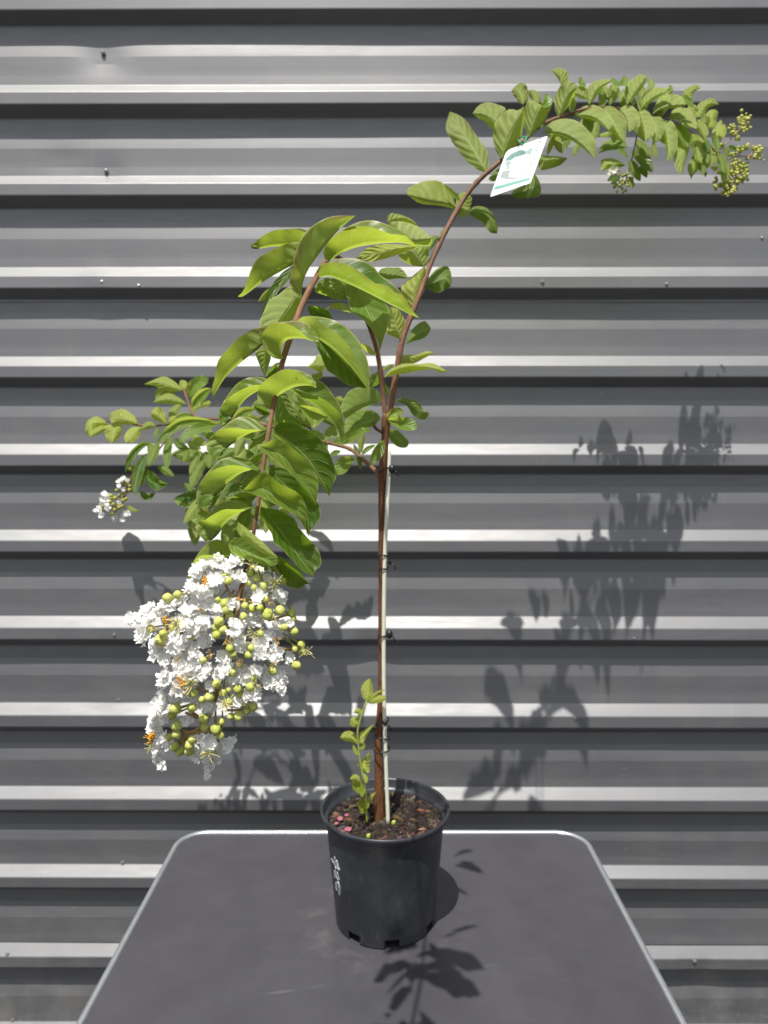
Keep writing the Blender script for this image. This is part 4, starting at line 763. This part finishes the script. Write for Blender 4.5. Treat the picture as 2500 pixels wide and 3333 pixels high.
# basal shoot
for Mp_, A_, B_, u_, tn in [
    ([(510, 445), (520, 300), (550, 118)], [(450, 402), (422, 270), (470, 178)], [(582, 402), (597, 300), (577, 180)], 1, (1, .3, .3)), ([(520, 455), (640, 332), (775, 278)], 16, -28, 1, (.4, .4, .8)),
    ([(520, 472), (640, 422), (795, 420)], [(600, 378), (720, 368)], [(580, 492), (700, 472)], 1, LIME), ([(415, 662), (380, 600), (318, 620)], 32, -48, 1, LIME), ([(388, 802), (340, 750), (262, 730)], [(330, 828), (268, 795)], [(384, 702), (310, 672)], 1, LIME),
    ([(392, 1085), (280, 980), (115, 980)], [(280, 1042), (180, 1022)], [(342, 932), (250, 878), (168, 903)], 1, LIME), ([(400, 1055), (460, 960), (634, 756)], [(398, 932), (480, 858)], [(452, 1052), (532, 908)], 1, LIT), ([(402, 1245), (340, 1180), (306, 1075)], 26, -32, 1, LIME),
    ([(400, 1150), (440, 1110), (455, 1030)], 26, -36, 1, LIT), ([(430, 1455), (470, 1300), (545, 1185)], [(408, 1332), (480, 1258)], [(532, 1482), (547, 1350), (557, 1250)], 1, LIT), ([(452, 1490), (490, 1560), (500, 1640)], 30, -34, 1, SH), ([(402, 1602), (340, 1572), (260, 1580)], 18, -65, 1, YEL),
    ([(472, 1832), (380, 1740), (298, 1608)], [(400, 1792), (320, 1732), (288, 1660)], [(472, 1740), (412, 1600), (340, 1588)], 0, LIME), ([(490, 2045), (430, 2000), (378, 1908)], [(430, 2072), (388, 1990)], [(492, 1900), (442, 1848)], 0, (.7, .2, .1)), ([(500, 2012), (550, 1850), (642, 1748)], 22, -34, 1, LIT),
    ([(405, 1400), (380, 1370), (370, 1340)], 15, -15, 1, LIME), ([(470, 1700), (440, 1780), (430, 1840)], 30, -30, 0, LIME)]:
    Mq = [(x * 1659 / 1106 * 250 / 375, y * 1659 / 1106 * 250 / 375) for x, y in Mp_]
    L('S', 'k', Mq, A_, B_, (1.033, 1.028), u_, None, tn)

PAR = dict(F=B_F, R=B_R, L=B_L, S=SHOOT)
rank = sorted(range(len(LEAVES)), key=lambda i: -LEAVES[i][0]); keep = set(rank[:100])
rest = MB()
for i, (area, br, vs, fs, uv, tn, base) in enumerate(LEAVES):
    if i in keep:
        mb = MB(); mb.add(vs, fs, uv, tn); mb.obj('leaf', M['leaf'], PAR[br], base)
    else: rest.add(vs, fs, uv, tn)
o = rest.obj('small_leaves', M['leaf'], tree, BASE); o['kind'] = 'stuff'

wd = MB(); wr = random.Random(4)
flat = [l for l in LEAVES if l[1] == 'F' and l[0] > 9000]
for k in range(46):
    area, br, vs, fs, uv, tn, base = wr.choice(flat); f = wr.choice(fs); p = sum((vs[i] for i in f), Vector()) / 4; nn = (vs[f[1]] - vs[f[0]]).cross(vs[f[2]] - vs[f[0]]).normalized()
    if nn.z < 0: nn = -nn
    wd.ball(p + nn * .0004, wr.uniform(.0006, .0013), (1, 1, .8), 8, 6)
gw = NT('water'); gw.set(col=(.9, .95, .95), rough=.03); gw.b.inputs['Transmission Weight'].default_value = 1.0; gw.b.inputs['IOR'].default_value = 1.33
wo = wd.obj('water_drops', gw.m, tree, BASE); wo['kind'] = 'stuff'

# ------------------------------------------------------------------ flower head of the front branch
PZ = .462
pan_c = np.array((790, 930.)); pan_a = (720, 880)
def pan_depth(x, y, extra=0):
    d = ((x - pan_c[0]) / pan_a[0]) ** 2 + ((y - pan_c[1]) / pan_a[1]) ** 2
    return PZ - .034 * math.sqrt(max(0, 1 - min(1, d))) + .010 + extra
def R_(x, y, Y): q = T('r', (x, y)); return P(q[0], q[1], Y)
head = MB()
axis = [(1121, -35), (1090, 150), (1040, 400), (1000, 600), (930, 900), (850, 1200), (720, 1450), (560, 1600)]
axq = catmull(axis, 40); ax3 = [R_(x, y, PZ + .004 + .010 * min(1, i / 10)) for i, (x, y) in enumerate(axq)]
head.tube(ax3, [.0012 - .0007 * i / 39 for i in range(40)], 8)
MAINST = [[(1010, 560), (1020, 520), (1010, 470), (1030, 400), (1060, 350)], [(1010, 480), (950, 440), (910, 360)], [(1020, 480), (1080, 480), (1140, 430)], [(1020, 520), (990, 600), (960, 640)], [(1090, 490), (1150, 520)],
          [(570, 1490), (640, 1500), (720, 1450), (700, 1380), (640, 1340)], [(640, 1500), (560, 1590), (520, 1600)], [(700, 1390), (600, 1350)], [(1240, 640), (1310, 620), (1400, 590)], [(1280, 840), (1340, 855), (1440, 860), (1490, 830)], [(820, 1260), (840, 1200), (840, 1150)], [(700, 1160), (760, 1190), (840, 1230)], [(920, 1330), (1000, 1330), (1090, 1310)], [(640, 1500), (700, 1500), (830, 1480), (900, 1420)], [(830, 1270), (850, 1210)]]
for st in MAINST:
    q = catmull(st, 12); head.tube([R_(x, y, pan_depth(x, y, .004)) for x, y in q], .00085, 7)
panicle = head.obj('flower_head', M['stalk'], tree, ax3[0])
panicle['label'] = 'large drooping head of crinkled white flowers and round green buds'
def petal(mb, c, r, ax, rng, ruff=.32):
    ax = ax.normalized(); e1 = ax.orthogonal().normalized(); e1 = (Matrix.Rotation(rng.random() * 6.28, 3, ax) @ e1); e2 = ax.cross(e1)
    nr, na = 5, 22; vs = [c.copy()]; k1, k2 = rng.choice([3, 4]), rng.choice([6, 7, 8]); p1, p2, p3 = (rng.random() * 6 for _ in range(3)); cup = rng.uniform(-.1, .45); sd = rng.random() * 50
    for i in range(1, nr + 1):
        f = i / nr
        for k in range(na):
            a = 2 * math.pi * k / na
            rr = r * f * (1 + .20 * f * math.sin(5 * a + p3) * math.sin(2 * a + p1) + (.16 * noise.noise(Vector((math.cos(a) * 4, math.sin(a) * 4, sd))) if i >= nr - 1 else 0) + (.09 * (-1) ** k if i == nr else 0))
            h = r * (cup * f * f + ruff * f ** 1.5 * (math.sin(k1 * a + p1) * .5 + .5 * math.sin(k2 * a + p2 + f * 2)) + .22 * noise.noise(Vector((math.cos(a) * f * 3, math.sin(a) * f * 3, sd + 9))))
            vs.append(c + e1 * (rr * math.cos(a)) + e2 * (rr * math.sin(a)) + ax * h)
    fs = [(0, 1 + k, 1 + (k + 1) % na) for k in range(na)] + [(1 + i * na + k, 1 + (i + 1) * na + k, 1 + (i + 1) * na + (k + 1) % na, 1 + i * na + (k + 1) % na) for i in range(nr - 1) for k in range(na)]
    mb.add(vs, fs)
BL = [(870, 170, 45), (990, 190, 52), (1000, 165, 40), (1240, 220, 42), (1165, 265, 38), (770, 230, 75), (860, 220, 55), (700, 260, 58), (690, 330, 58), (840, 350, 68), (790, 300, 58), (920, 260, 48), (640, 400, 50), (740, 430, 60), (700, 480, 68), (800, 500, 60), (850, 550, 55), (1010, 300, 50), (1180, 450, 58), (1330, 440, 52), (1320, 500, 50), (970, 510, 38), (480, 530, 58), (420, 560, 55), (560, 500, 50), (290, 590, 66), (205, 610, 56), (340, 610, 58), (162, 640, 30), (620, 580, 58), (690, 640, 68), (660, 740, 60), (600, 680, 50), (740, 660, 50), (290, 750, 66), (370, 810, 48), (500, 790, 66), (560, 830, 58), (620, 830, 58), (760, 790, 55), (400, 890, 55), (470, 930, 58), (600, 930, 66), (660, 900, 50), (560, 1000, 66), (1000, 680, 56), (1130, 640, 58), (980, 740, 48), (1020, 830, 68), (1330, 680, 48), (1408, 660, 28), (1240, 750, 58), (1190, 850, 66), (1270, 900, 66), (1170, 900, 50), (1405, 930, 45), (890, 920, 52), (900, 1010, 58), (870, 1050, 48), (450, 1060, 58), (430, 1110, 48), (640, 1000, 66), (560, 1050, 58), (740, 1020, 58), (690, 1060, 48), (1000, 1080, 66), (1060, 1060, 56), (960, 1105, 48), (1130, 1020, 50), (1220, 1050, 58), (1330, 1100, 62), (1260, 1120, 58), (1325, 1170, 40), (1110, 1205, 56), (800, 1160, 38), (450, 1230, 58), (540, 1170, 66), (600, 1210, 50), (520, 1240, 50), (420, 1290, 58), (690, 1270, 48), (780, 1320, 52), (610, 1410, 42), (380, 1380, 66), (430, 1420, 48), (360, 1470, 48), (335, 1475, 36), (440, 1540, 58), (420, 1600, 50), (395, 1660, 48), (385, 1710, 36), (720, 1540, 52), (800, 1580, 58), (700, 1600, 48), (910, 1615, 52), (680, 1680, 42), (800, 1740, 48), (835, 1710, 36), (785, 1770, 34), (980, 1260, 42)]
frng = random.Random(21); pxm = 700 / 1659 / F_PX
for x, y, r in BL[:100]:
    Y = pan_depth(x, y, frng.uniform(-.004, .006)); c = R_(x, y, Y); rw = r * pxm * Y * 1.25
    out = Vector(((x - pan_c[0]) / 700, -.9, -(y - pan_c[1]) / 1100 + .75)); mb = MB()
    for j in range(5 if r > 45 else 4):
        d = out + Vector((frng.uniform(-1, 1), frng.uniform(-.6, .6), frng.uniform(-1, 1))) * .95
        off = Vector((frng.uniform(-1, 1), frng.uniform(-1, 1), frng.uniform(-1, 1))) * rw * .42
        petal(mb, c + off, rw * frng.uniform(.62, .85), d, frng)
    mb.obj('flower', M['petal'], panicle, c)
inner = MB(); ir = random.Random(77)
for _ in range(46):
    x, y, r = ir.choice(BL); x += ir.uniform(-60, 60); y += ir.uniform(-60, 60); c = R_(x, y, PZ + ir.uniform(.012, .03)); rw = 52 * pxm * PZ
    for j in range(2): petal(inner, c + Vector((ir.uniform(-1, 1), ir.uniform(-1, 1), ir.uniform(-1, 1))) * rw * .4, rw * ir.uniform(.6, .85), Vector((ir.uniform(-1, 1), ir.uniform(-1, .6), ir.uniform(0, 1.2))), ir)
io = inner.obj('inner_petals', M['petal'], panicle, ax3[15]); io['kind'] = 'stuff'
BU = [(465, 465, 38), (540, 440, 35), (905, 290, 28), (935, 335, 30), (1100, 275, 28), (1150, 315, 35), (1085, 355, 28), (1130, 385, 30), (1205, 370, 42), (1355, 335, 33), (850, 480, 30), (905, 505, 38), (1060, 525, 32), (1115, 545, 40), (1175, 540, 32), (1215, 475, 33), (920, 550, 35), (1050, 605, 32), (940, 600, 33), (1230, 590, 46), (1330, 560, 38), (1260, 610, 34), (1420, 580, 32), (1435, 625, 22), (1440, 725, 32), (860, 645, 43), (840, 690, 35), (890, 710, 33), (840, 750, 32), (1360, 690, 30), (410, 790, 42), (330, 700, 33), (430, 740, 30), (740, 945, 32), (945, 855, 32), (965, 900, 34), (1085, 905, 36), (1110, 850, 30), (965, 1040, 32), (1020, 975, 30), (1275, 1025, 38), (1495, 825, 32), (1500, 880, 30), (1455, 985, 35), (1445, 860, 22), (1130, 1080, 30), (840, 1130, 34), (785, 1230, 42), (730, 1250, 32), (935, 1175, 24), (1005, 1165, 34), (1020, 1210, 26), (1050, 1270, 35), (1075, 1335, 28), (1125, 1305, 43), (1010, 1375, 38), (950, 1380, 32), (940, 1260, 35), (525, 1320, 46), (500, 1370, 35), (650, 1315, 35), (740, 1395, 44), (750, 1460, 38), (535, 1450, 44), (530, 1520, 34), (835, 1475, 40), (870, 1525, 34), (880, 1420, 28), (655, 1555, 36), (635, 1600, 38), (520, 1610, 38), (555, 1650, 40), (635, 1640, 40), (575, 1640, 35), (480, 1540, 32), (820, 1640, 32), (525, 1140, 22), (510, 1200, 26), (670, 1200, 32), (890, 1200, 34), (1100, 1150, 36), (650, 770, 22), (1180, 740, 30), (500, 690, 28)]
def bud(mb, c, r, d, col):
    d = d.normalized(); rot = Vector((0, 0, 1)).rotation_difference(d).to_matrix()
    nv, nu = 9, 18; vs = [c - d * r * .95]; 
    for i in range(1, nv):
        th = math.pi * i / nv
        for k in range(nu):
            a = 2 * math.pi * k / nu; rr = math.sin(th) * (1 + .09 * math.cos(6 * a) * math.sin(th)); z = -math.cos(th)
            if z > .5: z += .35 * (z - .5)
            vs.append(c + rot @ Vector((rr * math.cos(a), rr * math.sin(a), z)) * r)
    vs.append(c + d * r * 1.22)
    fs = [(0, 1 + (k + 1) % nu, 1 + k) for k in range(nu)] + [(1 + i * nu + k, 1 + i * nu + (k + 1) % nu, 1 + (i + 1) * nu + (k + 1) % nu, 1 + (i + 1) * nu + k) for i in range(nv - 2) for k in range(nu)] + [(1 + (nv - 2) * nu + k, 1 + (nv - 2) * nu + (k + 1) % nu, len(vs) - 1) for k in range(nu)]
    mb.add(vs, fs, None, col)
stk = MB()
for x, y, r in BU:
    Y = pan_depth(x, y, -.001 + frng.uniform(-.002, .002)); c = R_(x, y, Y); rw = r * pxm * Y * frng.uniform(.85, 1.1)
    j = int(np.argmin([(c - a).length + (0 if axq[i][1] < y + 200 else .05) for i, a in enumerate(ax3)])); a = ax3[max(0, j - 3)]
    d = (c - a).normalized() + Vector((frng.uniform(-.5, .5), -.35, frng.uniform(-.5, .5))); mb = MB()
    q = frng.random(); col = (.56 + .14 * q, .62 + .10 * q, .13 + .10 * q); bud(mb, c, rw, d, col)
    dn = d.normalized(); mid = c - dn * rw * 3.2 + (a - c) * .15
    mb.obj('bud', M['bud'], panicle, c); stk.tube([c - dn * rw * .9, c - dn * rw * 2 + (a - c) * .03, mid], [rw * .30, rw * .23, rw * .2], 6, col=(.38, .36, .08))
stk.obj('bud_stalks', M['bud'], panicle, ax3[10])
def stamens(x, y, s, orange, dry=False, star=False):
    Y = pan_depth(x, y, -.012); c = R_(x, y, Y); rw = s * pxm * Y
    mt = M['stamen'] if orange else (M['dry'] if dry else M['fil']); mb = MB(); out = Vector((frng.uniform(-.5, .5), -1, frng.uniform(-.3, .5))).normalized()
    if orange:
        for j in range(34):
            v = Vector((frng.gauss(0, .28), frng.gauss(0, .28), frng.gauss(0, .55))) * rw; mb.ball(c + v + out * .001, rw * .13, (1, 1, 1.3), 6, 4)
    for j in range(16 if not orange else 6):
        d = (out * .6 + Vector((frng.uniform(-1, 1), frng.uniform(-.5, .5), frng.uniform(-1, 1)))).normalized(); e = Vector((frng.uniform(-1, 1), 0, frng.uniform(-1, 1))) * rw * .6
        p0 = c - out * rw * .4; p3 = p0 + d * rw * frng.uniform(.9, 1.7) * (.62 if dry else 1) + e * (.5 if dry else 1)
        pts = [p0, p0 + d * rw * .5, p0 + d * rw * 1.0 + e * .4, p3]; mb.tube(pts, rw * .055 if not dry else rw * .05, 5); mb.ball(p3, rw * .09, (1, 1, 1), 6, 4)
    if star:
        for j in range(7):
            a = j / 7 * 6.283 + .3; e1 = out.orthogonal().normalized(); e2 = out.cross(e1); d = e1 * math.cos(a) + e2 * math.sin(a); w = out.cross(d)
            mb.add([c + w * rw * .22, c - w * rw * .22, c + d * rw * .9 - out * rw * .2, c + out * rw * .25], [(0, 1, 3), (0, 3, 2), (1, 2, 3)])
    mb.obj('stamens', mt, panicle, c)
for a_ in [(745, 335, 42, 1), (450, 650, 42, 1), (580, 1120, 44, 1), (340, 1545, 44, 1), (525, 660, 62, 0, False, True), (650, 1125, 66, 0, False, True), (1285, 345, 55, 0, False, True), (1125, 215, 40, 0, False, True), (1115, 735, 50, 0), (770, 1665, 50, 0), (905, 1285, 52, 0, False, True), (540, 935, 40, 0, True), (1015, 965, 42, 0, True), (1300, 805, 48, 0, True), (790, 900, 42, 0, True), (925, 790, 45, 0, True), (1250, 495, 38, 0, True), (730, 560, 38, 0, True), (1290, 975, 40, 0, True), (1135, 1140, 44, 0), (1540, 880, 40, 0), (330, 1610, 36, 0), (340, 690, 36, 0)]: stamens(*a_)

# small cluster on the left branch (blurred, far): white florets, buds
fm = MB()
for x, y, r in [(1010, 620, 80), (900, 700, 85), (1090, 680, 75), (870, 860, 75), (1000, 960, 80), (500, 1060, 100), (590, 1110, 90), (460, 1190, 95), (560, 1200, 95), (430, 1320, 80), (560, 1310, 85), (330, 1500, 120), (420, 1640, 85), (590, 1480, 110), (870, 1300, 75), (1050, 1480, 75), (1120, 1580, 110), (1030, 1650, 90), (760, 1720, 100), (980, 1760, 75), (240, 1520, 60)]:
    q = T('m', (x, y)); Y = 1.28 + frng.uniform(-.01, .015); c = P(q[0], q[1], Y); rw = r * 200 / 1659 / F_PX * Y
    for j in range(3): petal(fm, c + Vector((frng.uniform(-1, 1), frng.uniform(-1, 1), frng.uniform(-1, 1))) * rw * .35, rw * .75, Vector((frng.uniform(-.7, .7), -1, frng.uniform(-.5, .9))), frng)
fo = fm.obj('flower_cluster', M['petal'], B_L, fm.v[0]); fo['label'] = 'small white flower cluster at the end of the back branch'
bm_ = MB()
for x, y, r in [(1030, 745, 50), (1100, 820, 50), (1180, 850, 45), (820, 960, 45), (1000, 1030, 55), (1180, 950, 60), (680, 1100, 50), (700, 1170, 50), (790, 1170, 60), (680, 1260, 50), (740, 1340, 60), (770, 1480, 50), (440, 1400, 45), (900, 1100, 45), (1000, 1230, 60), (1080, 1190, 50), (900, 1420, 60), (980, 1380, 50), (700, 1590, 55), (1220, 400, 60), (1260, 320, 45), (1500, 700, 45)]:
    q = T('m', (x, y)); Y = 1.28; bud(bm_, P(q[0], q[1], Y), r * 200 / 1659 / F_PX * Y, Vector((frng.uniform(-1, 1), -.5, frng.uniform(-1, .3))), (.42, .42, .07))
for st in [[(1250, 500), (1150, 800), (1050, 1150), (900, 1400), (780, 1550)], [(1050, 1150), (800, 1150), (600, 1250)], [(900, 1400), (700, 1450), (400, 1550)], [(950, 1350), (1080, 1500)], [(1150, 800), (980, 760)]]:
    bm_.tube([P(*T('m', p), 1.285) for p in catmull(st, 10)], .0012, 6, col=(.42, .27, .08))
bm_.obj('bud_cluster', M['bud'], B_L, bm_.v[0])
# bud clusters at the tip of the right branch
bc = MB(); rrg = random.Random(5)
CL = [(1300, 410, 80, 14), (1215, 430, 40, 5), (1270, 520, 60, 8), (1290, 565, 55, 9), (1105, 520, 50, 8), (1105, 600, 50, 6), (1170, 640, 50, 6), (1200, 720, 40, 4), (1240, 860, 55, 8), (1320, 860, 50, 9), (1460, 860, 50, 8), (1530, 910, 55, 9), (1500, 980, 70, 12), (1350, 1020, 30, 3), (1190, 900, 40, 5), (1150, 940, 45, 5), (1250, 1130, 50, 8), (1310, 1140, 60, 9), (1300, 1220, 70, 10), (1290, 1290, 70, 12), (1260, 1350, 60, 9), (1180, 1400, 60, 10), (1090, 1230, 60, 9), (1150, 1270, 60, 8), (1000, 1290, 60, 6), (920, 1440, 45, 6), (975, 1455, 35, 4), (1010, 1420, 35, 4), (1000, 1560, 60, 10), (1080, 1520, 60, 10), (1040, 1480, 60, 8), (1120, 1500, 60, 8), (920, 1250, 45, 5), (820, 1180, 50, 6), (1210, 1070, 50, 7), (1100, 1100, 50, 6), (850, 1370, 50, 5), (1060, 1380, 60, 8), (1160, 1150, 50, 7), (820, 860, 30, 3), (960, 810, 30, 3), (850, 1460, 40, 4), (1090, 960, 40, 5)]
for x, y, s, n in CL:
    for j in range(int(n * 1.5)):
        q = T('h', (x + rrg.gauss(0, s * .5), y + rrg.gauss(0, s * .5))); Y = 1.372 + rrg.uniform(-.02, .02) * (s / 60)
        v = rrg.random(); bud(bc, P(q[0], q[1], Y), rrg.uniform(.0017, .0031), Vector((rrg.uniform(-1, 1), rrg.uniform(-1, 1), rrg.uniform(-1, 1))), (.56 + .14 * v, .60 + .10 * v, .17))
for st in [[(880, 900), (1000, 1050), (1060, 1250), (1070, 1500)], [(1000, 1050), (1190, 990), (1370, 990), (1480, 960)], [(1370, 990), (1440, 900)], [(1190, 990), (1260, 900), (1320, 860)], [(880, 900), (1050, 760), (1140, 640), (1210, 590), (1270, 450)], [(1140, 640), (1100, 540)], [(1060, 1200), (1200, 1250), (1290, 1200)], [(1060, 1250), (1200, 1400)], [(1060, 1300), (940, 1430)], [(800, 880), (860, 890)], [(1040, 1250), (880, 1260)], [(1210, 590), (1310, 560)], [(1370, 990), (1340, 1020)]]:
    q = [T('h', p) for p in catmull(st, 10)]; bc.tube([P(a, b, 1.372) for a, b in q], .0011, 6, col=(.50, .27, .16))
bo = bc.obj('bud_cluster', M['bud'], B_R, bc.v[0]); bo['label'] = 'cluster of tiny yellow green buds at the tip of the long branch'
b2 = MB()
for x, y, s, n in [(690, 1350, 50, 8), (760, 1300, 50, 7), (810, 1350, 50, 8), (780, 1390, 30, 4), (660, 1290, 40, 5), (840, 1300, 40, 4), (720, 1270, 40, 4), (780, 1230, 40, 5)]:
    for j in range(n):
        q = T('g', (x + rrg.gauss(0, s * .5), y + rrg.gauss(0, s * .5))); v = rrg.random(); bud(b2, P(q[0], q[1], 1.37 + rrg.uniform(-.01, .01)), rrg.uniform(.0020, .0032), Vector((rrg.uniform(-1, 1), rrg.uniform(-1, 1), rrg.uniform(-1, 1))), (.60, .60, .18))
for st in [[(800, 1180), (790, 1280), (700, 1340)], [(790, 1250), (820, 1350)], [(795, 1200), (700, 1240), (650, 1280)]]:
    b2.tube([P(*T('g', p), 1.37) for p in catmull(st, 8)], .001, 6, col=(.42, .34, .12))
b2.obj('bud_cluster', M['bud'], B_R, b2.v[0])
f2 = MB()
for x, y, r in [(660, 1175, 45), (610, 1200, 40), (690, 1190, 35)]:
    for j in range(2): petal(f2, P(*T('g', (x, y)), 1.37), r * 500 / 1659 / F_PX * 1.33, Vector((rrg.uniform(-.5, .5), -1, rrg.uniform(-.3, .9))), rrg)
f2.obj('flower', M['petal'], B_R, f2.v[0])

# ------------------------------------------------------------------ stake and ties
sk = catmull([(838.5, 1785, 1050, 9), (838, 1765, 1050, 9), (833.5, 1640, 1050, 8.6), (830, 1520, 1049, 9), (829, 1385, 1049, 9.2), (831, 1214, 1049, 9), (836.5, 1094, 1050, 8.6), (840, 1020, 1052, 8), (842, 963, 1054, 6.5)], 50)
sm = MB(); sp = [PD(x, y, Y / 1000) for x, y, Y, w in sk]; sm.tube(sp, [w / 2 * 1.05 / 1535 for *_, w in sk], 12)
tag(sm.obj('plant_stake', M['stake'], None, sp[0]), 'thin cream garden stake tied against the brown trunk', 'stake')
def tie(y, xt, wt, lab, knot=None, loops=1, tilt=0.0, x1=None):
    mb = MB(); c = PD(xt, y, TY); xs = float(np.interp(-y, [-q[1] for q in sk], [q[0] for q in sk]))
    s0 = PD(xs, y, 1.050); ctr = (c + s0) / 2; rx = abs(s0.x - c.x) / 2 + wt / 2 * TY / 1535 + .0006; ry = .0118
    for l in range(loops):
        dz = (l - (loops - 1) / 2) * .020; pts = []
        for k in range(33):
            a = 2 * math.pi * k / 32; pts.append(ctr + Vector((rx * math.cos(a), ry * math.sin(a), dz + tilt * rx * math.cos(a + l * 2.4) + .001 * math.sin(3 * a))))
        mb.tube(pts, .0011, 7, caps=False)
    if knot:
        k = PD(knot[0], knot[1], 1.038); mb.ball(k, knot[2], (1, .9, 1.2), 10, 8); mb.tube([k, k + Vector((.006, -.002, -.004)), k + Vector((.009, -.003, -.010))], .0012, 6); mb.tube([k, Vector((ctr.x + rx * .8, ctr.y - ry * .7, ctr.z))], .0015, 6)
    tag(mb.obj('plant_tie', M['tie'], None, ctr), lab, 'tie', 'black ties holding the trunk to the stake')
tie(1013, 826, 17, 'black tie with bulky knot near the stake top, just below the fork', (847, 1013, .0058), 1, .35)
tie(1213, 825, 13, 'thin black tie loop halfway up the trunk with small loose end', (842, 1215, .0028), 2, .1)
tie(1372, 824, 13, 'black tie with round knot against the stake, below the middle tie', (841, 1370, .0055), 1, .3)
tie(1560, 820, 15, 'wide grey black tie band just above the double loop', (832, 1561, .0040), 1, .5)
tie(1606, 817.5, 17, 'lowest black tie wound twice around the thick trunk base', None, 2, .2)

# ------------------------------------------------------------------ hanging plant label
def tg(x, y): return np.array((1570 + x / 6.636, 420 + y / 6.636))
TL, TR, BR_, BL_ = tg(527, 457), tg(1410, 150), tg(1015, 1255), tg(160, 1475)
TD = 1.10; pm = TD / F_PX
ea = np.array((*(TR - TL), -(350 / 3.318))); eb_ = np.array((*(BL_ - TL), -(459 / 3.318)))
def t3(u, v, off=0.0):
    # depth from the card's tilt; image offsets scaled at the true distance so edges stay straight
    Y = TD + (ea[2] * u + eb_[2] * v) * pm
    xy = TL + (TR - TL) * u + (BL_ - TL) * v
    return P(xy[0], xy[1], Y) + TN * off
TN = Vector((0, 0, 0)); p0, p1, p2 = t3(0, 0), t3(1, 0), t3(0, 1); TN = -(p1 - p0).cross(p2 - p0).normalized()
if TN.y > 0: TN = -TN
Ainv = np.linalg.inv(np.stack([TR - TL, BL_ - TL], 1))
def tuv(x, y): return tuple(Ainv @ (tg(x, y) - TL))
ptag = empty('plant_label', t3(.4, 0)); tag(ptag, 'white and teal printed plant label hanging from the long branch', 'label')
def card_poly(name, uvs, mat, off, th=.0001, parent=ptag):
    mb = MB(); n = len(uvs); mb.add([t3(u, v, off) for u, v in uvs] + [t3(u, v, off - th) for u, v in uvs], [tuple(range(n)), tuple(range(2 * n - 1, n - 1, -1))] + [(i, n + i, n + (i + 1) % n, (i + 1) % n) for i in range(n)])
    return mb.obj(name, mat, parent, t3(.4, 0), smooth=False)
rc = []
for cu, cv, a0 in ((.10, .10, 180), (.965, .03, 270), (.96, .96, 0), (.04, .96, 90)):
    rr = .10 if cu == .10 else .035
    for k in range(7): a = R(a0 + 15 * k); rc.append((cu + rr * math.cos(a), cv + rr * math.sin(a)))
card_poly('card', rc, M['card'], 0, .0005)
D1 = [(485, 700), (520, 640), (590, 570), (680, 510), (790, 465), (880, 450), (938, 492), (930, 545), (905, 610)]
card_poly('printed_band', [tuv(*p) for p in D1], M['dusk'], .00025)
card_poly('printed_band', [tuv(*p) for p in [(470, 715), (905, 622), (905, 680), (920, 740), (940, 790), (400, 900)]], M['pale'], .00025)
card_poly('printed_band', [tuv(*p) for p in [(395, 925), (945, 812), (905, 950), (870, 1060), (700, 1085), (500, 1085), (370, 1050)]], M['mist'], .00025)
card_poly('printed_band', [tuv(*p) for p in [(920, 480), (1110, 385), (1050, 560), (930, 570)]], M['pale'], .00022)
card_poly('printed_band', [tuv(*p) for p in [(255, 1320), (265, 1245), (1032, 1048), (1020, 1105)]], M['teal'], .00025)
ib = MB()
for x, y, r in [(1265, 255, 38), (1185, 430, 40), (1135, 590, 42), (1072, 750, 34), (1012, 920, 42)]:
    arc = [tuv(x + r * math.cos(a) * .9, y + r * math.sin(a)) for a in np.linspace(.6, 5.2, 14)]
    ib.tube([t3(u, v, .0004) for u, v in arc], .00042, 5); u, v = tuv(x + 4, y + 2); ib.ball(t3(u, v, .0004), .0009, (1, .4, 1), 8, 5)
for k in range(26):
    u0, v0 = tuv(540 + k * 17, 1312 - k * 4.4)
    if k % 5 != 4: ib.tube([t3(u0, v0, .0003), t3(u0 + .012, v0 - .004, .0003)], .0002, 4)
for k in range(16):
    u0, v0 = tuv(330 + k * 42, 1265 - k * 10.6)
ib.obj('printed_icons', M['ink'], ptag, t3(.4, 0))
wb = MB()
for k in range(22):
    u0, v0 = tuv(420 + k * 25, 1235 - k * 6.4)
    if k % 6 != 5: wb.tube([t3(u0, v0, .0004), t3(u0 + .014, v0 + .002, .0004)], .0003, 4)
for (xa, ya, n) in ((560, 800, 12), (560, 850, 13), (520, 980, 14), (520, 1030, 13), (600, 640, 11)):
    for k in range(n):
        u0, v0 = tuv(xa + k * 23, ya - k * 5)
        if (k * 7) % 5 != 4: wb.tube([t3(u0, v0, .0004), t3(u0 + .012, v0 + .001, .0004)], .00022, 4)
wb.obj('printed_text', M['card'], ptag, t3(.4, 0))
cb2 = MB(); k0 = t3(.40, .02, .0006); tw = PD(1128, 307, 1.155)
cb2.tube([k0, k0 + Vector((.004, -.001, .006)), tw + Vector((.006, -.008, .004)), tw + Vector((0, .004, .010)), tw + Vector((-.008, .002, .002)), k0 + Vector((-.006, -.001, .006)), k0], .0011, 7)
cb2.ball(k0, .0026, (1, .6, .8), 8, 6); cb2.obj('cord', M['cord'], ptag, k0)
